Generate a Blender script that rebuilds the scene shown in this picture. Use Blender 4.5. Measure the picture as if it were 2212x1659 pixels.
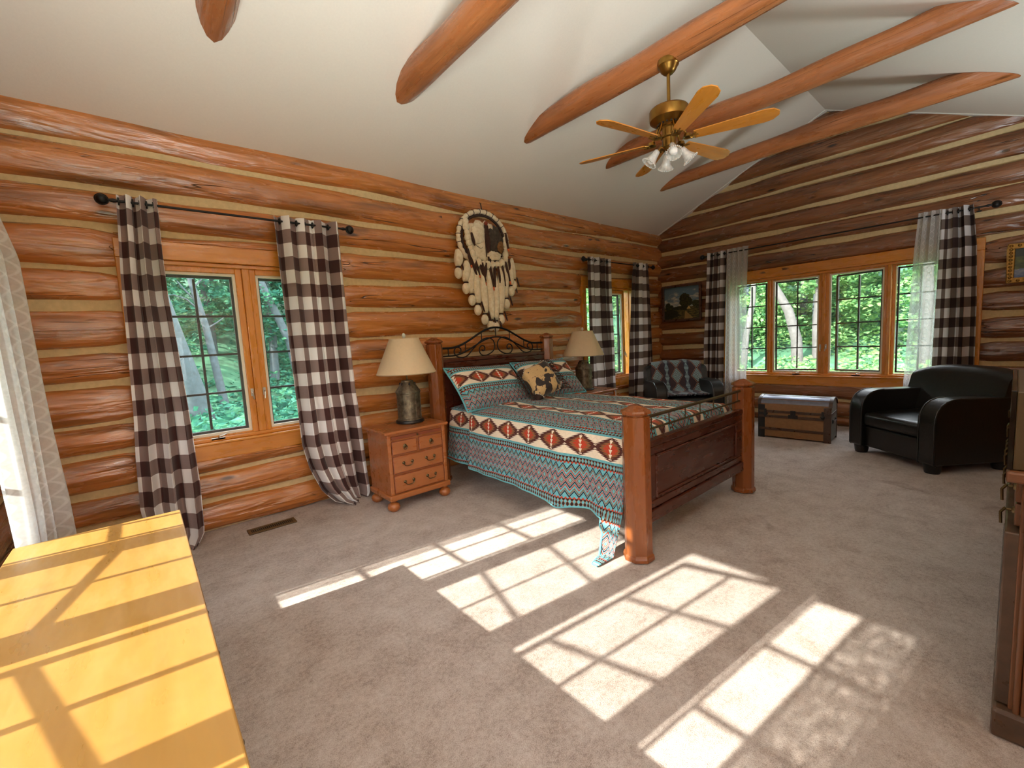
import bpy, bmesh, math, random
import numpy as np
from mathutils import Vector, Matrix
R_ = math.radians; PI = math.pi
rnd = random.Random(7); nrg = np.random.RandomState(11)
scene = bpy.context.scene
for o in list(bpy.data.objects): bpy.data.objects.remove(o)
col = scene.collection

# ------------------------------------------------------------------ camera
cam = bpy.data.objects.new('camera', bpy.data.cameras.new('camera')); col.objects.link(cam)
CM = ((0.7560338, -0.6523589, -0.0532987), (-0.1063775, -0.0421184, -0.9934334), (0.6458302, 0.7567390, -0.1012392))
cam.matrix_world = Matrix(((CM[0][0], -CM[1][0], -CM[2][0], 0), (CM[0][1], -CM[1][1], -CM[2][1], 0),
                           (CM[0][2], -CM[1][2], -CM[2][2], 1.55), (0, 0, 0, 1)))
cam.data.sensor_width = 36; cam.data.sensor_fit = 'HORIZONTAL'; cam.data.lens = 36 * 934.09 / 2212
cam.data.clip_start = 0.02; cam.data.clip_end = 300
scene.camera = cam
# ------------------------------------------------------------------ light
SUN = 8.6; SKY = 5.2; FILL_UPLIGHT = 230.0
sun = bpy.data.lights.new('sun', 'SUN'); sun.energy = SUN; sun.angle = R_(0.55); sun.color = (1, 0.95, 0.84)
so = bpy.data.objects.new('sun', sun); col.objects.link(so); so.location = (-12, 3, 9)
so.rotation_euler = Vector((1, -0.115, -0.615)).to_track_quat('-Z', 'Y').to_euler()
w = bpy.data.worlds.new('sky'); scene.world = w; w.use_nodes = True
wn = w.node_tree.nodes; wl = w.node_tree.links; wn.clear()
wt = wn.new('ShaderNodeTexCoord'); ws = wn.new('ShaderNodeSeparateXYZ'); wr = wn.new('ShaderNodeValToRGB')
wb = wn.new('ShaderNodeBackground'); wo = wn.new('ShaderNodeOutputWorld')
wl.new(wt.outputs['Generated'], ws.inputs[0]); wl.new(ws.outputs['Z'], wr.inputs[0])
wr.color_ramp.elements[0].position = 0.0; wr.color_ramp.elements[0].color = (1.0, 0.97, 0.93, 1)
wr.color_ramp.elements[1].position = 0.7; wr.color_ramp.elements[1].color = (0.80, 0.90, 1.0, 1)
wl.new(wr.outputs[0], wb.inputs[0]); wb.inputs[1].default_value = SKY; wl.new(wb.outputs[0], wo.inputs[0])
vs = scene.view_settings; vs.view_transform = 'Standard'; vs.look = 'None'; vs.gamma = 1.0; vs.exposure = 1.05
vs.use_curve_mapping = False
cy = scene.cycles; cy.max_bounces = 9; cy.diffuse_bounces = 6; cy.glossy_bounces = 4; cy.transmission_bounces = 6
cy.transparent_max_bounces = 16; cy.use_denoising = True; cy.sample_clamp_indirect = 8.0
cy.caustics_reflective = False; cy.caustics_refractive = False
def portal(loc, rot, sx, sy):
    l = bpy.data.lights.new('window_portal', 'AREA'); l.shape = 'RECTANGLE'; l.size = sx; l.size_y = sy; l.cycles.is_portal = True
    o = bpy.data.objects.new('window_portal', l); col.objects.link(o); o.location = loc; o.rotation_euler = rot
portal((0.81, 4.86, 1.56), (R_(-90), 0, 0), 1.5, 1.5)
portal((6.2, 4.86, 1.56), (R_(-90), 0, 0), 1.3, 1.5)
portal((8.15, 1.92, 1.56), (0, R_(90), 0), 1.5, 2.7)
portal((-1.13, 1.92, 1.56), (0, R_(-90), 0), 1.5, 2.7)
portal((0.06, -1.05, 1.05), (R_(90), 0, 0), 1.7, 2.1)

# ------------------------------------------------------------------ helpers: nodes
def S(r, g=None, b=None):
    if g is None: g = b = r
    f = lambda c: (c / 255 / 12.92) if c <= 10 else ((c / 255 + 0.055) / 1.055) ** 2.4
    return (f(r), f(g), f(b), 1)
class X:
    def __init__(s, n, k): s.n = n; s.k = k
    def _m(s, op, b=None, c=None, rev=False):
        m = s.n.t.nodes.new('ShaderNodeMath'); m.operation = op
        a = s
        if rev: a, b = b, s
        for i, q in enumerate((a, b, c)):
            if q is None: continue
            if isinstance(q, X): s.n.t.links.new(q.k, m.inputs[i])
            else: m.inputs[i].default_value = q
        return X(s.n, m.outputs[0])
    def __add__(s, o): return s._m('ADD', o)
    __radd__ = __add__
    def __sub__(s, o): return s._m('SUBTRACT', o)
    def __rsub__(s, o): return s._m('SUBTRACT', o, rev=True)
    def __mul__(s, o): return s._m('MULTIPLY', o)
    __rmul__ = __mul__
    def __truediv__(s, o): return s._m('DIVIDE', o)
    def __gt__(s, o): return s._m('GREATER_THAN', o)
    def __lt__(s, o): return s._m('LESS_THAN', o)
    def abs(s): return s._m('ABSOLUTE')
    def fr(s): return s._m('FRACT')
    def fl(s): return s._m('FLOOR')
    def sin(s): return s._m('SINE')
    def pw(s, e): return s._m('POWER', e)
    def mn(s, o): return s._m('MINIMUM', o)
    def mx(s, o): return s._m('MAXIMUM', o)
    def rng(s, a, b, c=0.0, d=1.0, smooth=False):
        m = s.n.t.nodes.new('ShaderNodeMapRange'); s.n.t.links.new(s.k, m.inputs[0])
        if smooth: m.interpolation_type = 'SMOOTHSTEP'
        for i, q in enumerate((a, b, c, d)): m.inputs[i + 1].default_value = q
        return X(s.n, m.outputs[0])
class N:
    def __init__(s, t): s.t = t
    def coord(s, k):
        c = s.t.nodes.new('ShaderNodeTexCoord'); return c.outputs[k]
    def rand(s): return X(s, s.t.nodes.new('ShaderNodeObjectInfo').outputs['Random'])
    def sep(s, v):
        m = s.t.nodes.new('ShaderNodeSeparateXYZ'); s.t.links.new(v, m.inputs[0]); return [X(s, m.outputs[i]) for i in range(3)]
    def uv(s): return s.sep(s.coord('UV'))
    def vec(s, x, y, z=0.0):
        m = s.t.nodes.new('ShaderNodeCombineXYZ')
        for i, q in enumerate((x, y, z)):
            if isinstance(q, X): s.t.links.new(q.k, m.inputs[i])
            else: m.inputs[i].default_value = q
        return m.outputs[0]
    def noise(s, v, sc, det=3.0, ro=0.55, dist=0.0):
        m = s.t.nodes.new('ShaderNodeTexNoise'); s.t.links.new(v, m.inputs['Vector'])
        m.inputs['Scale'].default_value = sc; m.inputs['Detail'].default_value = det; m.inputs['Roughness'].default_value = ro
        m.inputs['Distortion'].default_value = dist; return X(s, m.outputs[0])
    def voro(s, v, sc, feat='F1', rn=1.0):
        m = s.t.nodes.new('ShaderNodeTexVoronoi'); s.t.links.new(v, m.inputs['Vector']); m.feature = feat
        m.inputs['Scale'].default_value = sc; m.inputs['Randomness'].default_value = rn; return X(s, m.outputs['Distance'])
    def mix(s, f, a, b):
        m = s.t.nodes.new('ShaderNodeMix'); m.data_type = 'RGBA'
        for i, q in ((0, f), (6, a), (7, b)):
            if isinstance(q, X): s.t.links.new(q.k, m.inputs[i])
            elif hasattr(q, 'is_output'): s.t.links.new(q, m.inputs[i])
            else: m.inputs[i].default_value = q
        return m.outputs[2]
    def ramp(s, f, stops):
        m = s.t.nodes.new('ShaderNodeValToRGB'); s.t.links.new(f.k, m.inputs[0]); e = m.color_ramp.elements
        while len(e) < len(stops): e.new(0.5)
        for q, (p, c) in zip(e, stops): q.position = p; q.color = c
        return m.outputs[0]
def material(name, fn):
    m = bpy.data.materials.new(name); m.use_nodes = True; t = m.node_tree; t.nodes.clear(); n = N(t)
    out = t.nodes.new('ShaderNodeOutputMaterial'); p = t.nodes.new('ShaderNodeBsdfPrincipled')
    d = fn(n)
    def put(sock, q):
        if isinstance(q, X): t.links.new(q.k, sock)
        elif hasattr(q, 'is_output'): t.links.new(q, sock)
        else: sock.default_value = q
    for key, sock in (('base', 'Base Color'), ('rough', 'Roughness'), ('metal', 'Metallic'), ('spec', 'Specular IOR Level'), ('coat', 'Coat Weight'),
                      ('coatr', 'Coat Roughness'), ('sheen', 'Sheen Weight'), ('trans', 'Transmission Weight'), ('ior', 'IOR'), ('emit', 'Emission Color'), ('emits', 'Emission Strength')):
        if key in d: put(p.inputs[sock], d[key])
    if 'bump' in d:
        h, st, di = d['bump']; b = t.nodes.new('ShaderNodeBump'); put(b.inputs['Height'], h)
        b.inputs['Strength'].default_value = st; b.inputs['Distance'].default_value = di
        t.links.new(b.outputs[0], p.inputs['Normal'])
        if 'coat' in d: t.links.new(b.outputs[0], p.inputs['Coat Normal'])
    sh = p.outputs[0]
    if 'translucent' in d:
        tr = t.nodes.new('ShaderNodeBsdfTranslucent'); put(tr.inputs[0], d['base']); mx = t.nodes.new('ShaderNodeMixShader')
        put(mx.inputs[0], d['translucent']); t.links.new(sh, mx.inputs[1]); t.links.new(tr.outputs[0], mx.inputs[2]); sh = mx.outputs[0]
    if 'alpha' in d:
        tr = t.nodes.new('ShaderNodeBsdfTransparent'); tr.inputs[0].default_value = d.get('through', (1, 1, 1, 1)); mx = t.nodes.new('ShaderNodeMixShader')
        put(mx.inputs[0], d['alpha']); t.links.new(tr.outputs[0], mx.inputs[1]); t.links.new(sh, mx.inputs[2]); sh = mx.outputs[0]
    t.links.new(sh, out.inputs[0]); return m
def plain(name, c, rough=0.5, metal=0.0, var=0.12, sc=14.0, bump=0.0, **k):
    def fn(n):
        f = n.noise(n.coord('Object'), sc, 4)
        d = dict(base=n.ramp(f, [(0.25, tuple(q * (1 - var) for q in c[:3]) + (1,)), (0.75, tuple(min(1, q * (1 + var)) for q in c[:3]) + (1,))]), rough=rough, metal=metal, **k)
        if bump: d['bump'] = (f, bump, 0.01)
        return d
    return material(name, fn)
def wood(name, dark, mid, light, axis=0, rough=0.35, coat=0.3, knots=0.0, stretch=12.0, sc=2.2, bump=0.05, crack=0.0, facet=0.0):
    def fn(n):
        c = n.sep(n.coord('Object')); r = n.rand() * 37.0
        a = c[axis]; b, e = [c[i] for i in range(3) if i != axis]
        v = n.vec(a + r, b * stretch + r * 3.1, e * stretch + r)
        f = n.noise(v, sc, 6, 0.6, 0.25); f2 = n.noise(n.vec(a * 0.35 + r, b * 3.0, e * 3.0 + r), 1.7, 3)
        g = f * 0.5 + f2 * 0.5
        colr = n.ramp(g, [(0.22, dark), (0.50, mid), (0.80, light)])
        h = f
        if knots:
            kv = n.vec(a * 1.7 + r, b * 6.0, e * 6.0 + r); k = n.voro(kv, 1.0)
            pick = n.noise(n.vec(a * 1.1 + r * 2, b * 2.0, e * 2.0), 2.0, 1) > 0.47
            km = k.rng(0.05, 0.16, 1.0, 0.0, True) * pick * knots
            colr = n.mix(km, colr, tuple(q * 0.16 for q in dark[:3]) + (1,))
            h = h - km * 0.6
        if crack:
            dk = n.noise(n.vec(a * 0.5 + r, b * 3.2 + r, e * 3.2), 1.7, 4, 0.6, 0.4).rng(0.50, 0.72, 0.0, 0.75) * crack
            colr = n.mix(dk, colr, tuple(q * 0.30 for q in dark[:3]) + (1,))
            cn = n.noise(n.vec(a * 0.16 + r, b * 7.0 + r, e * 7.0), 1.5, 2, 0.5, 0.2)
            cm = (cn - 0.5).abs().rng(0.0, 0.008, 1.0, 0.0) * crack * (n.noise(n.vec(a * 0.5 + r, b * 2.0, e * 2.0), 1.5, 1).rng(0.5, 0.6))
            colr = n.mix(cm, colr, (0.012, 0.006, 0.003, 1)); h = h - cm
        if facet:
            fv = n.noise(n.vec(a * 1.3 + r, b * 7.0, e * 7.0 + r), 1.5, 2, 0.45, 0.6)
            h = h * 0.25 + fv * facet
        rr = n.noise(n.vec(a * 2.0 + r, b * 8.0, e * 8.0), 2.0, 3).rng(0.35, 0.65, rough * 0.65, rough * 1.45)
        return dict(base=colr, rough=rr, coat=coat, coatr=rr, bump=(h, 0.9 if facet else min(0.3, bump * 3), 0.03 if facet else bump * 0.2))
    return material(name, fn)

# ------------------------------------------------------------------ helpers: geometry
class G:
    def __init__(s): s.v = []; s.f = []; s.uv = {}
    def add(s, vs, fs, uv=None):
        o = len(s.v); s.v += [tuple(map(float, p)) for p in vs]; s.f += [tuple(i + o for i in q) for q in fs]
        if uv is not None:
            for i, q in enumerate(uv): s.uv[o + i] = (float(q[0]), float(q[1]))
        return s
    def box(s, x0, x1, y0, y1, z0, z1):
        return s.add([(x0, y0, z0), (x1, y0, z0), (x1, y1, z0), (x0, y1, z0), (x0, y0, z1), (x1, y0, z1), (x1, y1, z1), (x0, y1, z1)],
                     [(0, 3, 2, 1), (4, 5, 6, 7), (0, 1, 5, 4), (1, 2, 6, 5), (2, 3, 7, 6), (3, 0, 4, 7)])
    def lathe(s, prof, c=(0, 0, 0), seg=24, ph=0.0, axis='z', a0=0.0):
        vs = []; fs = []; n = len(prof)
        for i in range(seg):
            a = ph + 2 * PI * i / seg
            for r, z in prof:
                p = (r * math.cos(a), r * math.sin(a), z)
                if axis == 'x': p = (p[2], p[0], p[1])
                if axis == 'y': p = (p[0], p[2], p[1])
                vs.append((p[0] + c[0], p[1] + c[1], p[2] + c[2]))
        for i in range(seg):
            j = (i + 1) % seg
            for k in range(n - 1): fs.append((i * n + k, j * n + k, j * n + k + 1, i * n + k + 1))
        if prof[0][0] > 1e-5: fs.append(tuple(i * n for i in range(seg))[::-1])
        if prof[-1][0] > 1e-5: fs.append(tuple(i * n + n - 1 for i in range(seg)))
        return s.add(vs, fs)
    def tube(s, pts, r, seg=8, closed=False, flat=1.0):
        pts = [Vector(p) for p in pts]; n = len(pts); rr = r if hasattr(r, '__len__') else [r] * n
        vs = []; fs = []; up = None
        for i, p in enumerate(pts):
            if closed: t = pts[(i + 1) % n] - pts[i - 1]
            else: t = pts[min(i + 1, n - 1)] - pts[max(i - 1, 0)]
            t = t.normalized() if t.length > 1e-9 else Vector((0, 0, 1))
            if up is None: up = Vector((0, 0, 1)) if abs(t.z) < 0.9 else Vector((1, 0, 0))
            a = t.cross(up); a = a.normalized() if a.length > 1e-6 else t.orthogonal().normalized()
            b = a.cross(t).normalized(); up = b
            for k in range(seg):
                an = 2 * PI * k / seg; vs.append(p + a * (math.cos(an) * rr[i]) + b * (math.sin(an) * rr[i] * flat))
        m = n if closed else n - 1
        for i in range(m):
            j = (i + 1) % n
            for k in range(seg):
                l = (k + 1) % seg; fs.append((i * seg + k, i * seg + l, j * seg + l, j * seg + k))
        if not closed: fs.append(tuple(range(seg))[::-1]); fs.append(tuple((n - 1) * seg + k for k in range(seg)))
        return s.add(vs, fs)
    def prism(s, poly, a0, a1, axis='z'):
        n = len(poly); mp = {'z': lambda p, a: (p[0], p[1], a), 'y': lambda p, a: (p[0], a, p[1]), 'x': lambda p, a: (a, p[0], p[1])}[axis]
        vs = [mp(p, a0) for p in poly] + [mp(p, a1) for p in poly]
        fs = [tuple(range(n)), tuple(range(n, 2 * n))[::-1]] + [(i, n + i, n + (i + 1) % n, (i + 1) % n) for i in range(n)]
        return s.add(vs, fs)
    def grid(s, P, UV=None, wrap=False):
        P = np.asarray(P, float); a, b = P.shape[:2]; fs = []
        for i in range(a - 1):
            for j in range(b if wrap else b - 1):
                k = (j + 1) % b; fs.append((i * b + j, i * b + k, (i + 1) * b + k, (i + 1) * b + j))
        return s.add(P.reshape(-1, 3), fs, None if UV is None else np.asarray(UV, float).reshape(-1, 2))
    def ball(s, c, r, seg=14, rings=8, sq=(1, 1, 1)):
        vs = []; fs = []
        for i in range(rings + 1):
            t = PI * i / rings
            for k in range(seg):
                a = 2 * PI * k / seg
                vs.append((c[0] + r * sq[0] * math.sin(t) * math.cos(a), c[1] + r * sq[1] * math.sin(t) * math.sin(a), c[2] + r * sq[2] * math.cos(t)))
        for i in range(rings):
            for k in range(seg):
                l = (k + 1) % seg; fs.append((i * seg + k, (i + 1) * seg + k, (i + 1) * seg + l, i * seg + l))
        return s.add(vs, fs)
    def mesh(s, name, smooth=None):
        m = bpy.data.meshes.new(name); m.from_pydata(s.v, [], s.f)
        if s.uv:
            u = m.uv_layers.new(name='UVMap'); li = np.zeros(len(m.loops), int); m.loops.foreach_get('vertex_index', li)
            arr = np.zeros((len(s.v), 2));
            for k, q in s.uv.items(): arr[k] = q
            u.data.foreach_set('uv', arr[li].ravel())
        bm = bmesh.new(); bm.from_mesh(m); bmesh.ops.remove_doubles(bm, verts=bm.verts, dist=1e-6); bmesh.ops.recalc_face_normals(bm, faces=bm.faces); bm.to_mesh(m); bm.free()
        if smooth is not None:
            m.polygons.foreach_set('use_smooth', [True] * len(m.polygons)); m.set_sharp_from_angle(angle=R_(smooth))
        m.update(); return m
    def make(s, name, mat, parent=None, smooth=None, bevel=0.0, bseg=2, loc=None, rot=None, kind=None, solid=0.0, sub=0, label=None):
        o = bpy.data.objects.new(name, s.mesh(name, smooth)); col.objects.link(o); o.data.materials.append(mat)
        if parent is not None: o.parent = parent
        if loc: o.location = loc
        if rot: o.rotation_euler = rot
        if solid: q = o.modifiers.new('solid', 'SOLIDIFY'); q.thickness = solid; q.offset = 0
        if bevel: q = o.modifiers.new('bevel', 'BEVEL'); q.width = bevel; q.segments = bseg; q.limit_method = 'ANGLE'; q.angle_limit = R_(35)
        if sub: q = o.modifiers.new('sub', 'SUBSURF'); q.levels = sub; q.render_levels = sub
        if kind: o['kind'] = kind
        if label: o['label'] = label
        return o
def tag(o, label, cat, group=None, kind=None):
    o['label'] = label; o['category'] = cat
    if group: o['group'] = group
    if kind: o['kind'] = kind
    return o
def thing(name, label, cat, loc=(0, 0, 0), rotz=0.0, group=None):
    o = bpy.data.objects.new(name, None); col.objects.link(o); o.location = loc; o.rotation_euler = (0, 0, rotz); o.empty_display_size = 0.05
    return tag(o, label, cat, group)
def setting(name, parent=None, loc=(0, 0, 0), rotz=0.0):
    o = bpy.data.objects.new(name, None); col.objects.link(o); o['kind'] = 'structure'; o.location = loc; o.rotation_euler = (0, 0, rotz); return o
def dup(o, parent=None):
    c = o.copy(); col.objects.link(c)
    if parent is not None: c.parent = parent
    for ch in [q for q in KIDS.get(o.name, list(o.children))]: dup(ch, c)
    return c
KIDS = {}
# ------------------------------------------------------------------ materials
LD, LM, LL = S(146, 88, 38), S(192, 119, 55), S(213, 145, 79)
M = {}
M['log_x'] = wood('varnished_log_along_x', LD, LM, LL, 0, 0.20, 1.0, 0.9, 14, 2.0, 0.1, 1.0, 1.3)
M['log_y'] = wood('varnished_log_along_y_dimmed', S(104, 62, 34), S(134, 82, 46), S(156, 102, 62), 1, 0.20, 1.0, 0.9, 14, 2.0, 0.1, 1.0, 1.3)  # weaker light on the gable wall is put into this darker log colour
M['beam'] = wood('peeled_log_beam', S(142, 82, 42), S(172, 104, 58), S(190, 124, 74), 1, 0.32, 0.3, 0.8, 12, 2.0, 0.1, 0.7, 0.7)
M['chink'] = plain('chinking_mortar', S(206, 184, 138), 0.85, bump=0.3, sc=30)
M['pine'] = wood('window_pine', S(178, 106, 30), S(206, 132, 40), S(222, 152, 58), 0, 0.3, 0.4, 0.9, 16, 2.0, 0.05)
M['pine_z'] = wood('window_pine_upright', S(178, 106, 30), S(206, 132, 40), S(222, 152, 58), 2, 0.3, 0.4, 0.3, 16, 2.0, 0.05)
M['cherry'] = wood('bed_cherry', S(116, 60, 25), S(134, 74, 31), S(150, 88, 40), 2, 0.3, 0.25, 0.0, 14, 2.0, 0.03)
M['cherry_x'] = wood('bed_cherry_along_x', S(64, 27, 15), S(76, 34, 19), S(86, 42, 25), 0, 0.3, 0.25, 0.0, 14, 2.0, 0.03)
M['stand'] = wood('nightstand_wood', S(150, 86, 42), S(164, 97, 49), S(176, 108, 58), 0, 0.32, 0.25, 0.0, 16, 2.2, 0.03)
M['stand_dark'] = wood('nightstand_edge', S(96, 44, 22), S(130, 64, 32), S(150, 82, 44), 0, 0.3, 0.4, 0.0, 16, 2.2, 0.03)
M['maple'] = wood('yellow_maple_top', S(154, 110, 48), S(166, 124, 60), S(178, 138, 74), 1, 0.38, 0.2, 0.0, 9, 1.4, 0.02)
M['dresser'] = wood('dresser_wood', S(74, 42, 22), S(100, 60, 32), S(122, 76, 44), 2, 0.35, 0.3, 0.2, 12, 2.0, 0.03)
M['dresser_dark'] = wood('dresser_dark_edge', S(52, 36, 24), S(74, 52, 36), S(96, 70, 48), 0, 0.4, 0.3, 0.0, 12, 2.0, 0.03)
M['blade'] = wood('fan_blade_oak', S(176, 106, 26), S(204, 130, 40), S(220, 150, 58), 0, 0.35, 0.3, 0.0, 10, 3.0, 0.03)
M['ceiling'] = plain('ceiling_paint', S(222, 214, 200), 0.8, var=0.02, sc=60, bump=0.08)
M['trim'] = plain('white_trim', S(225, 222, 212), 0.6, var=0.03)
def carpet(n):
    c = n.coord('Object'); big = n.noise(c, 0.9, 4, 0.6, 0.5); mid = n.noise(c, 6.0, 4, 0.6); fine = n.noise(c, 210.0, 3, 0.7)
    f = big * 0.22 + mid * 0.30 + fine * 0.55 + n.noise(c, 45.0, 3, 0.7) * 0.35 - 0.21
    b = n.ramp(f, [(0.36, S(148, 130, 118)), (0.5, S(192, 178, 167)), (0.64, S(214, 204, 196))])
    st = n.noise(c, 2.4, 5, 0.65, 0.8).rng(0.60, 0.74, 0.0, 0.5)
    b = n.mix(st, b, S(118, 90, 68))
    return dict(base=b, rough=0.95, spec=0.1, sheen=0.2, bump=(fine * 0.8 + mid * 0.4, 0.8, 0.012))
M['carpet'] = material('beige_carpet', carpet)
M['screen_white'] = plain('white_screen_frame', S(226, 220, 200), 0.5, var=0.03)
M['bronze'] = plain('dark_bronze_sash', S(44, 32, 22), 0.5)
M['iron'] = plain('black_iron', S(34, 32, 30), 0.45, 0.6)
M['rail'] = plain('pewter_rail', S(92, 78, 54), 0.4, 0.7)
M['antique_brass'] = plain('antique_brass', S(150, 112, 52), 0.28, 0.95, 0.2, 8)
M['pull'] = plain('drawer_pull_brass', S(110, 94, 66), 0.35, 0.9)
M['nickel'] = plain('nickel_latch', S(190, 184, 172), 0.35, 0.8)
def glass(n):
    f = n.t.nodes.new('ShaderNodeFresnel'); f.inputs[0].default_value = 1.45
    return dict(base=(1, 1, 1, 1), rough=0.02, spec=1.0, metal=1.0, alpha=X(n, f.outputs[0]) * 0.35)
M['glass'] = material('window_glass', glass)
def screenf(n):
    x, y, z = n.sep(n.coord('Object'))
    f = n.noise(n.coord('Object'), 40.0, 2).rng(0.3, 0.7, 0.10, 0.16)
    return dict(base=S(120, 124, 122), rough=0.9, alpha=f)
M['screen'] = material('insect_screen', screenf)
def plaid(n):
    u, v, _ = n.uv(); c = 0.121
    a = (u / (2 * c)).fr() > 0.5; b = (v / (2 * c)).fr() > 0.5
    s = a + b
    wv = n.noise(n.vec(u * 900.0, v * 260.0), 1.0, 2).rng(0.35, 0.65)
    midc = n.mix(wv, S(108, 86, 84), S(176, 156, 150))
    base = n.mix(s > 0.5, S(242, 241, 240), n.mix(s > 1.5, midc, S(70, 44, 42)))
    return dict(base=base, rough=0.85, spec=0.2, sheen=0.15, translucent=0.12)
M['plaid'] = material('brown_white_buffalo_check', plaid)
def plaidg(n):
    u, v, _ = n.uv(); c = 0.121
    a = (u / (2 * c)).fr() > 0.5; b = (v / (2 * c)).fr() > 0.5
    s = a + b
    wv = n.noise(n.vec(u * 900.0, v * 260.0), 1.0, 2).rng(0.35, 0.65)
    midc = n.mix(wv, S(86, 72, 66), S(138, 126, 118))
    base = n.mix(s > 0.5, S(222, 222, 224), n.mix(s > 1.5, midc, S(56, 42, 40)))
    return dict(base=base, rough=0.85, spec=0.2, translucent=0.14)
M['plaid_grey'] = material('dark_brown_white_check', plaidg)
def sheer(n):
    u, v, _ = n.uv()
    sw = (v * (2 * PI / 0.17)).sin() * 0.25
    t1 = ((u / 0.16 + sw).fr() - 0.5).abs(); t2 = ((u / 0.16 - sw).fr() - 0.5).abs()
    ln = t1.mn(t2).rng(0.03, 0.07, 1.0, 0.0)
    wv = n.noise(n.vec(u * 60.0, v * 60.0), 1.0, 3).rng(0.3, 0.7, -0.06, 0.06)
    return dict(base=S(224, 229, 229), rough=0.9, translucent=0.45, alpha=ln * 0.18 + 0.66 + wv)
M['sheer'] = material('white_lace_sheer', sheer)
M['sheer_gathered'] = material('gathered_lace_sheer', lambda n: dict(base=S(224, 229, 229), rough=0.9, translucent=0.45, alpha=n.noise(n.vec(*n.uv()[:2]), 22.0, 2).rng(0.35, 0.5, 0.6, 0.92)))
TURQ, CREAM, PLUM, RUST, OCHRE, INK = S(104, 178, 190), S(236, 222, 200), S(84, 44, 40), S(186, 68, 44), S(138, 96, 60), S(46, 32, 36)
def aztec(n):
    u, v, _ = n.uv()                       # u along the band, v across it, white band centred at v = 0
    wob = n.noise(n.vec(u * 1.2, v * 1.2), 3.0, 2) * 0.008
    P = 0.58
    sv = ((v / P + 0.5).fr() - 0.5) * P
    w = sv.abs() + wob - 0.004
    fine = n.noise(n.vec(u, v), 90.0, 3)
    turq = n.mix(fine.rng(0.3, 0.7), S(86, 158, 172), S(118, 190, 200))
    tri = lambda p: ((u / p).fr() - 0.5).abs() * 2.0
    c = turq
    t = tri(0.066)
    for w0, th, colr in ((0.186, 0.0065, INK), (0.204, 0.006, OCHRE), (0.236, 0.006, RUST), (0.256, 0.006, INK), (0.272, 0.0055, RUST), (0.290, 0.005, OCHRE)):
        m = (w - w0 - (t - 0.5) * 0.044).abs() < th
        c = n.mix(m, c, colr)
    # small diamond row with red teeth
    row = ((w - 0.128).abs() < 0.021)
    d = (tri(0.03) - 0.0) + (w - 0.128).abs() / 0.022
    rc = n.mix(d < 0.8, n.mix(d < 1.1, INK, OCHRE), turq)
    c = n.mix(row, c, rc)
    teeth = ((w - 0.149) > 0) * ((w - 0.149) < (1.0 - tri(0.03)) * 0.016)
    c = n.mix(teeth, c, RUST)
    # white band with stepped diamonds
    fu = ((u / 0.285).fr() - 0.5).abs() * 0.285
    saw = ((w / 0.0176).fr()) * 0.034
    q = fu + (w - 0.02).mx(0.0) * 1.95 + saw
    med = n.mix(q < 0.156, CREAM, PLUM)
    med = n.mix((q < 0.104), med, OCHRE)
    med = n.mix((q < 0.072), med, RUST)
    wt = (sv / 0.034).fr(); med = n.mix((fu < (wt * 0.016)) * (w < 0.075), med, CREAM)
    c = n.mix(w < 0.088, c, med)
    quilt = (((u + v) / 0.05).fr() - 0.5).abs().mn((((u - v) / 0.05).fr() - 0.5).abs())
    pf = n.noise(n.vec(u, v), 26.0, 3)
    return dict(base=c, rough=0.9, spec=0.15, sheen=0.1, bump=(quilt.rng(0.0, 0.12) * 0.5 + pf * 1.2, 0.6, 0.008))
M['aztec'] = material('southwest_quilt_cloth', aztec)
M['turq'] = plain('turquoise_binding', S(104, 180, 192), 0.85, var=0.08, sc=60)
def hide(n):
    c = n.coord('Object'); f = n.noise(c, 5.2, 2, 0.5, 0.7) > 0.53; g = n.noise(c, 38.0, 2) > 0.66
    fur = n.noise(c, 160.0, 2)
    b = n.mix(f.mx(g), n.mix(fur, S(186, 150, 96), S(222, 190, 136)), n.mix(fur, S(20, 12, 10), S(50, 30, 24)))
    return dict(base=b, rough=0.55, sheen=0.3, bump=(fur, 0.4, 0.006))
M['hide'] = material('spotted_cow_hide', hide)
M['suede'] = plain('dark_brown_suede', S(58, 40, 34), 0.85, bump=0.3)
M['leather'] = plain('black_leather', S(17, 16, 13), 0.36, 0.0, 0.2, 30, bump=0.15, coat=0.15, coatr=0.3)
def throwm(n):
    u, v, _ = n.uv()
    navy, brown, aqua, tan = S(44, 44, 60), S(56, 40, 44), S(150, 182, 184), S(150, 110, 90)
    P = 0.33; Q = 0.25
    fu = ((u / P).fr() - 0.5).abs() * P; fv = ((v / Q).fr() - 0.5).abs() * Q
    d = fu / 0.085 + fv / 0.12
    c = n.mix((d * 4.2).fr() > 0.5, brown, aqua)
    c = n.mix(d > 1.0, c, brown); c = n.mix(((d - 1.16).abs() < 0.06), c, tan)
    strip = (fu > 0.125); tick = ((v / 0.022).fr() > 0.5) * ((fu - 0.165).abs() < (((v / 0.15).fr() - 0.5).abs() * 0.05 + 0.012))
    c = n.mix(strip, c, n.mix(tick, navy, aqua))
    return dict(base=c, rough=0.9, sheen=0.2, bump=(n.noise(n.vec(u, v), 120.0, 2), 0.3, 0.004))
M['throw'] = material('diamond_throw_cloth', throwm)
M['shade'] = plain('cream_lampshade', S(232, 212, 176), 0.8, var=0.03, sc=40, translucent=0.25)
def pewter(n):
    c = n.coord('Object'); x, y, z = n.sep(c); f = n.noise(c, 22.0, 4, 0.6); h = n.voro(c, 42.0)
    return dict(base=n.ramp(f, [(0.3, S(78, 70, 58)), (0.7, S(140, 128, 106))]), rough=0.42, metal=0.75, bump=(h.rng(0.0, 0.25), 0.6, 0.006))
M['pewter'] = material('punched_tin', pewter)
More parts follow.
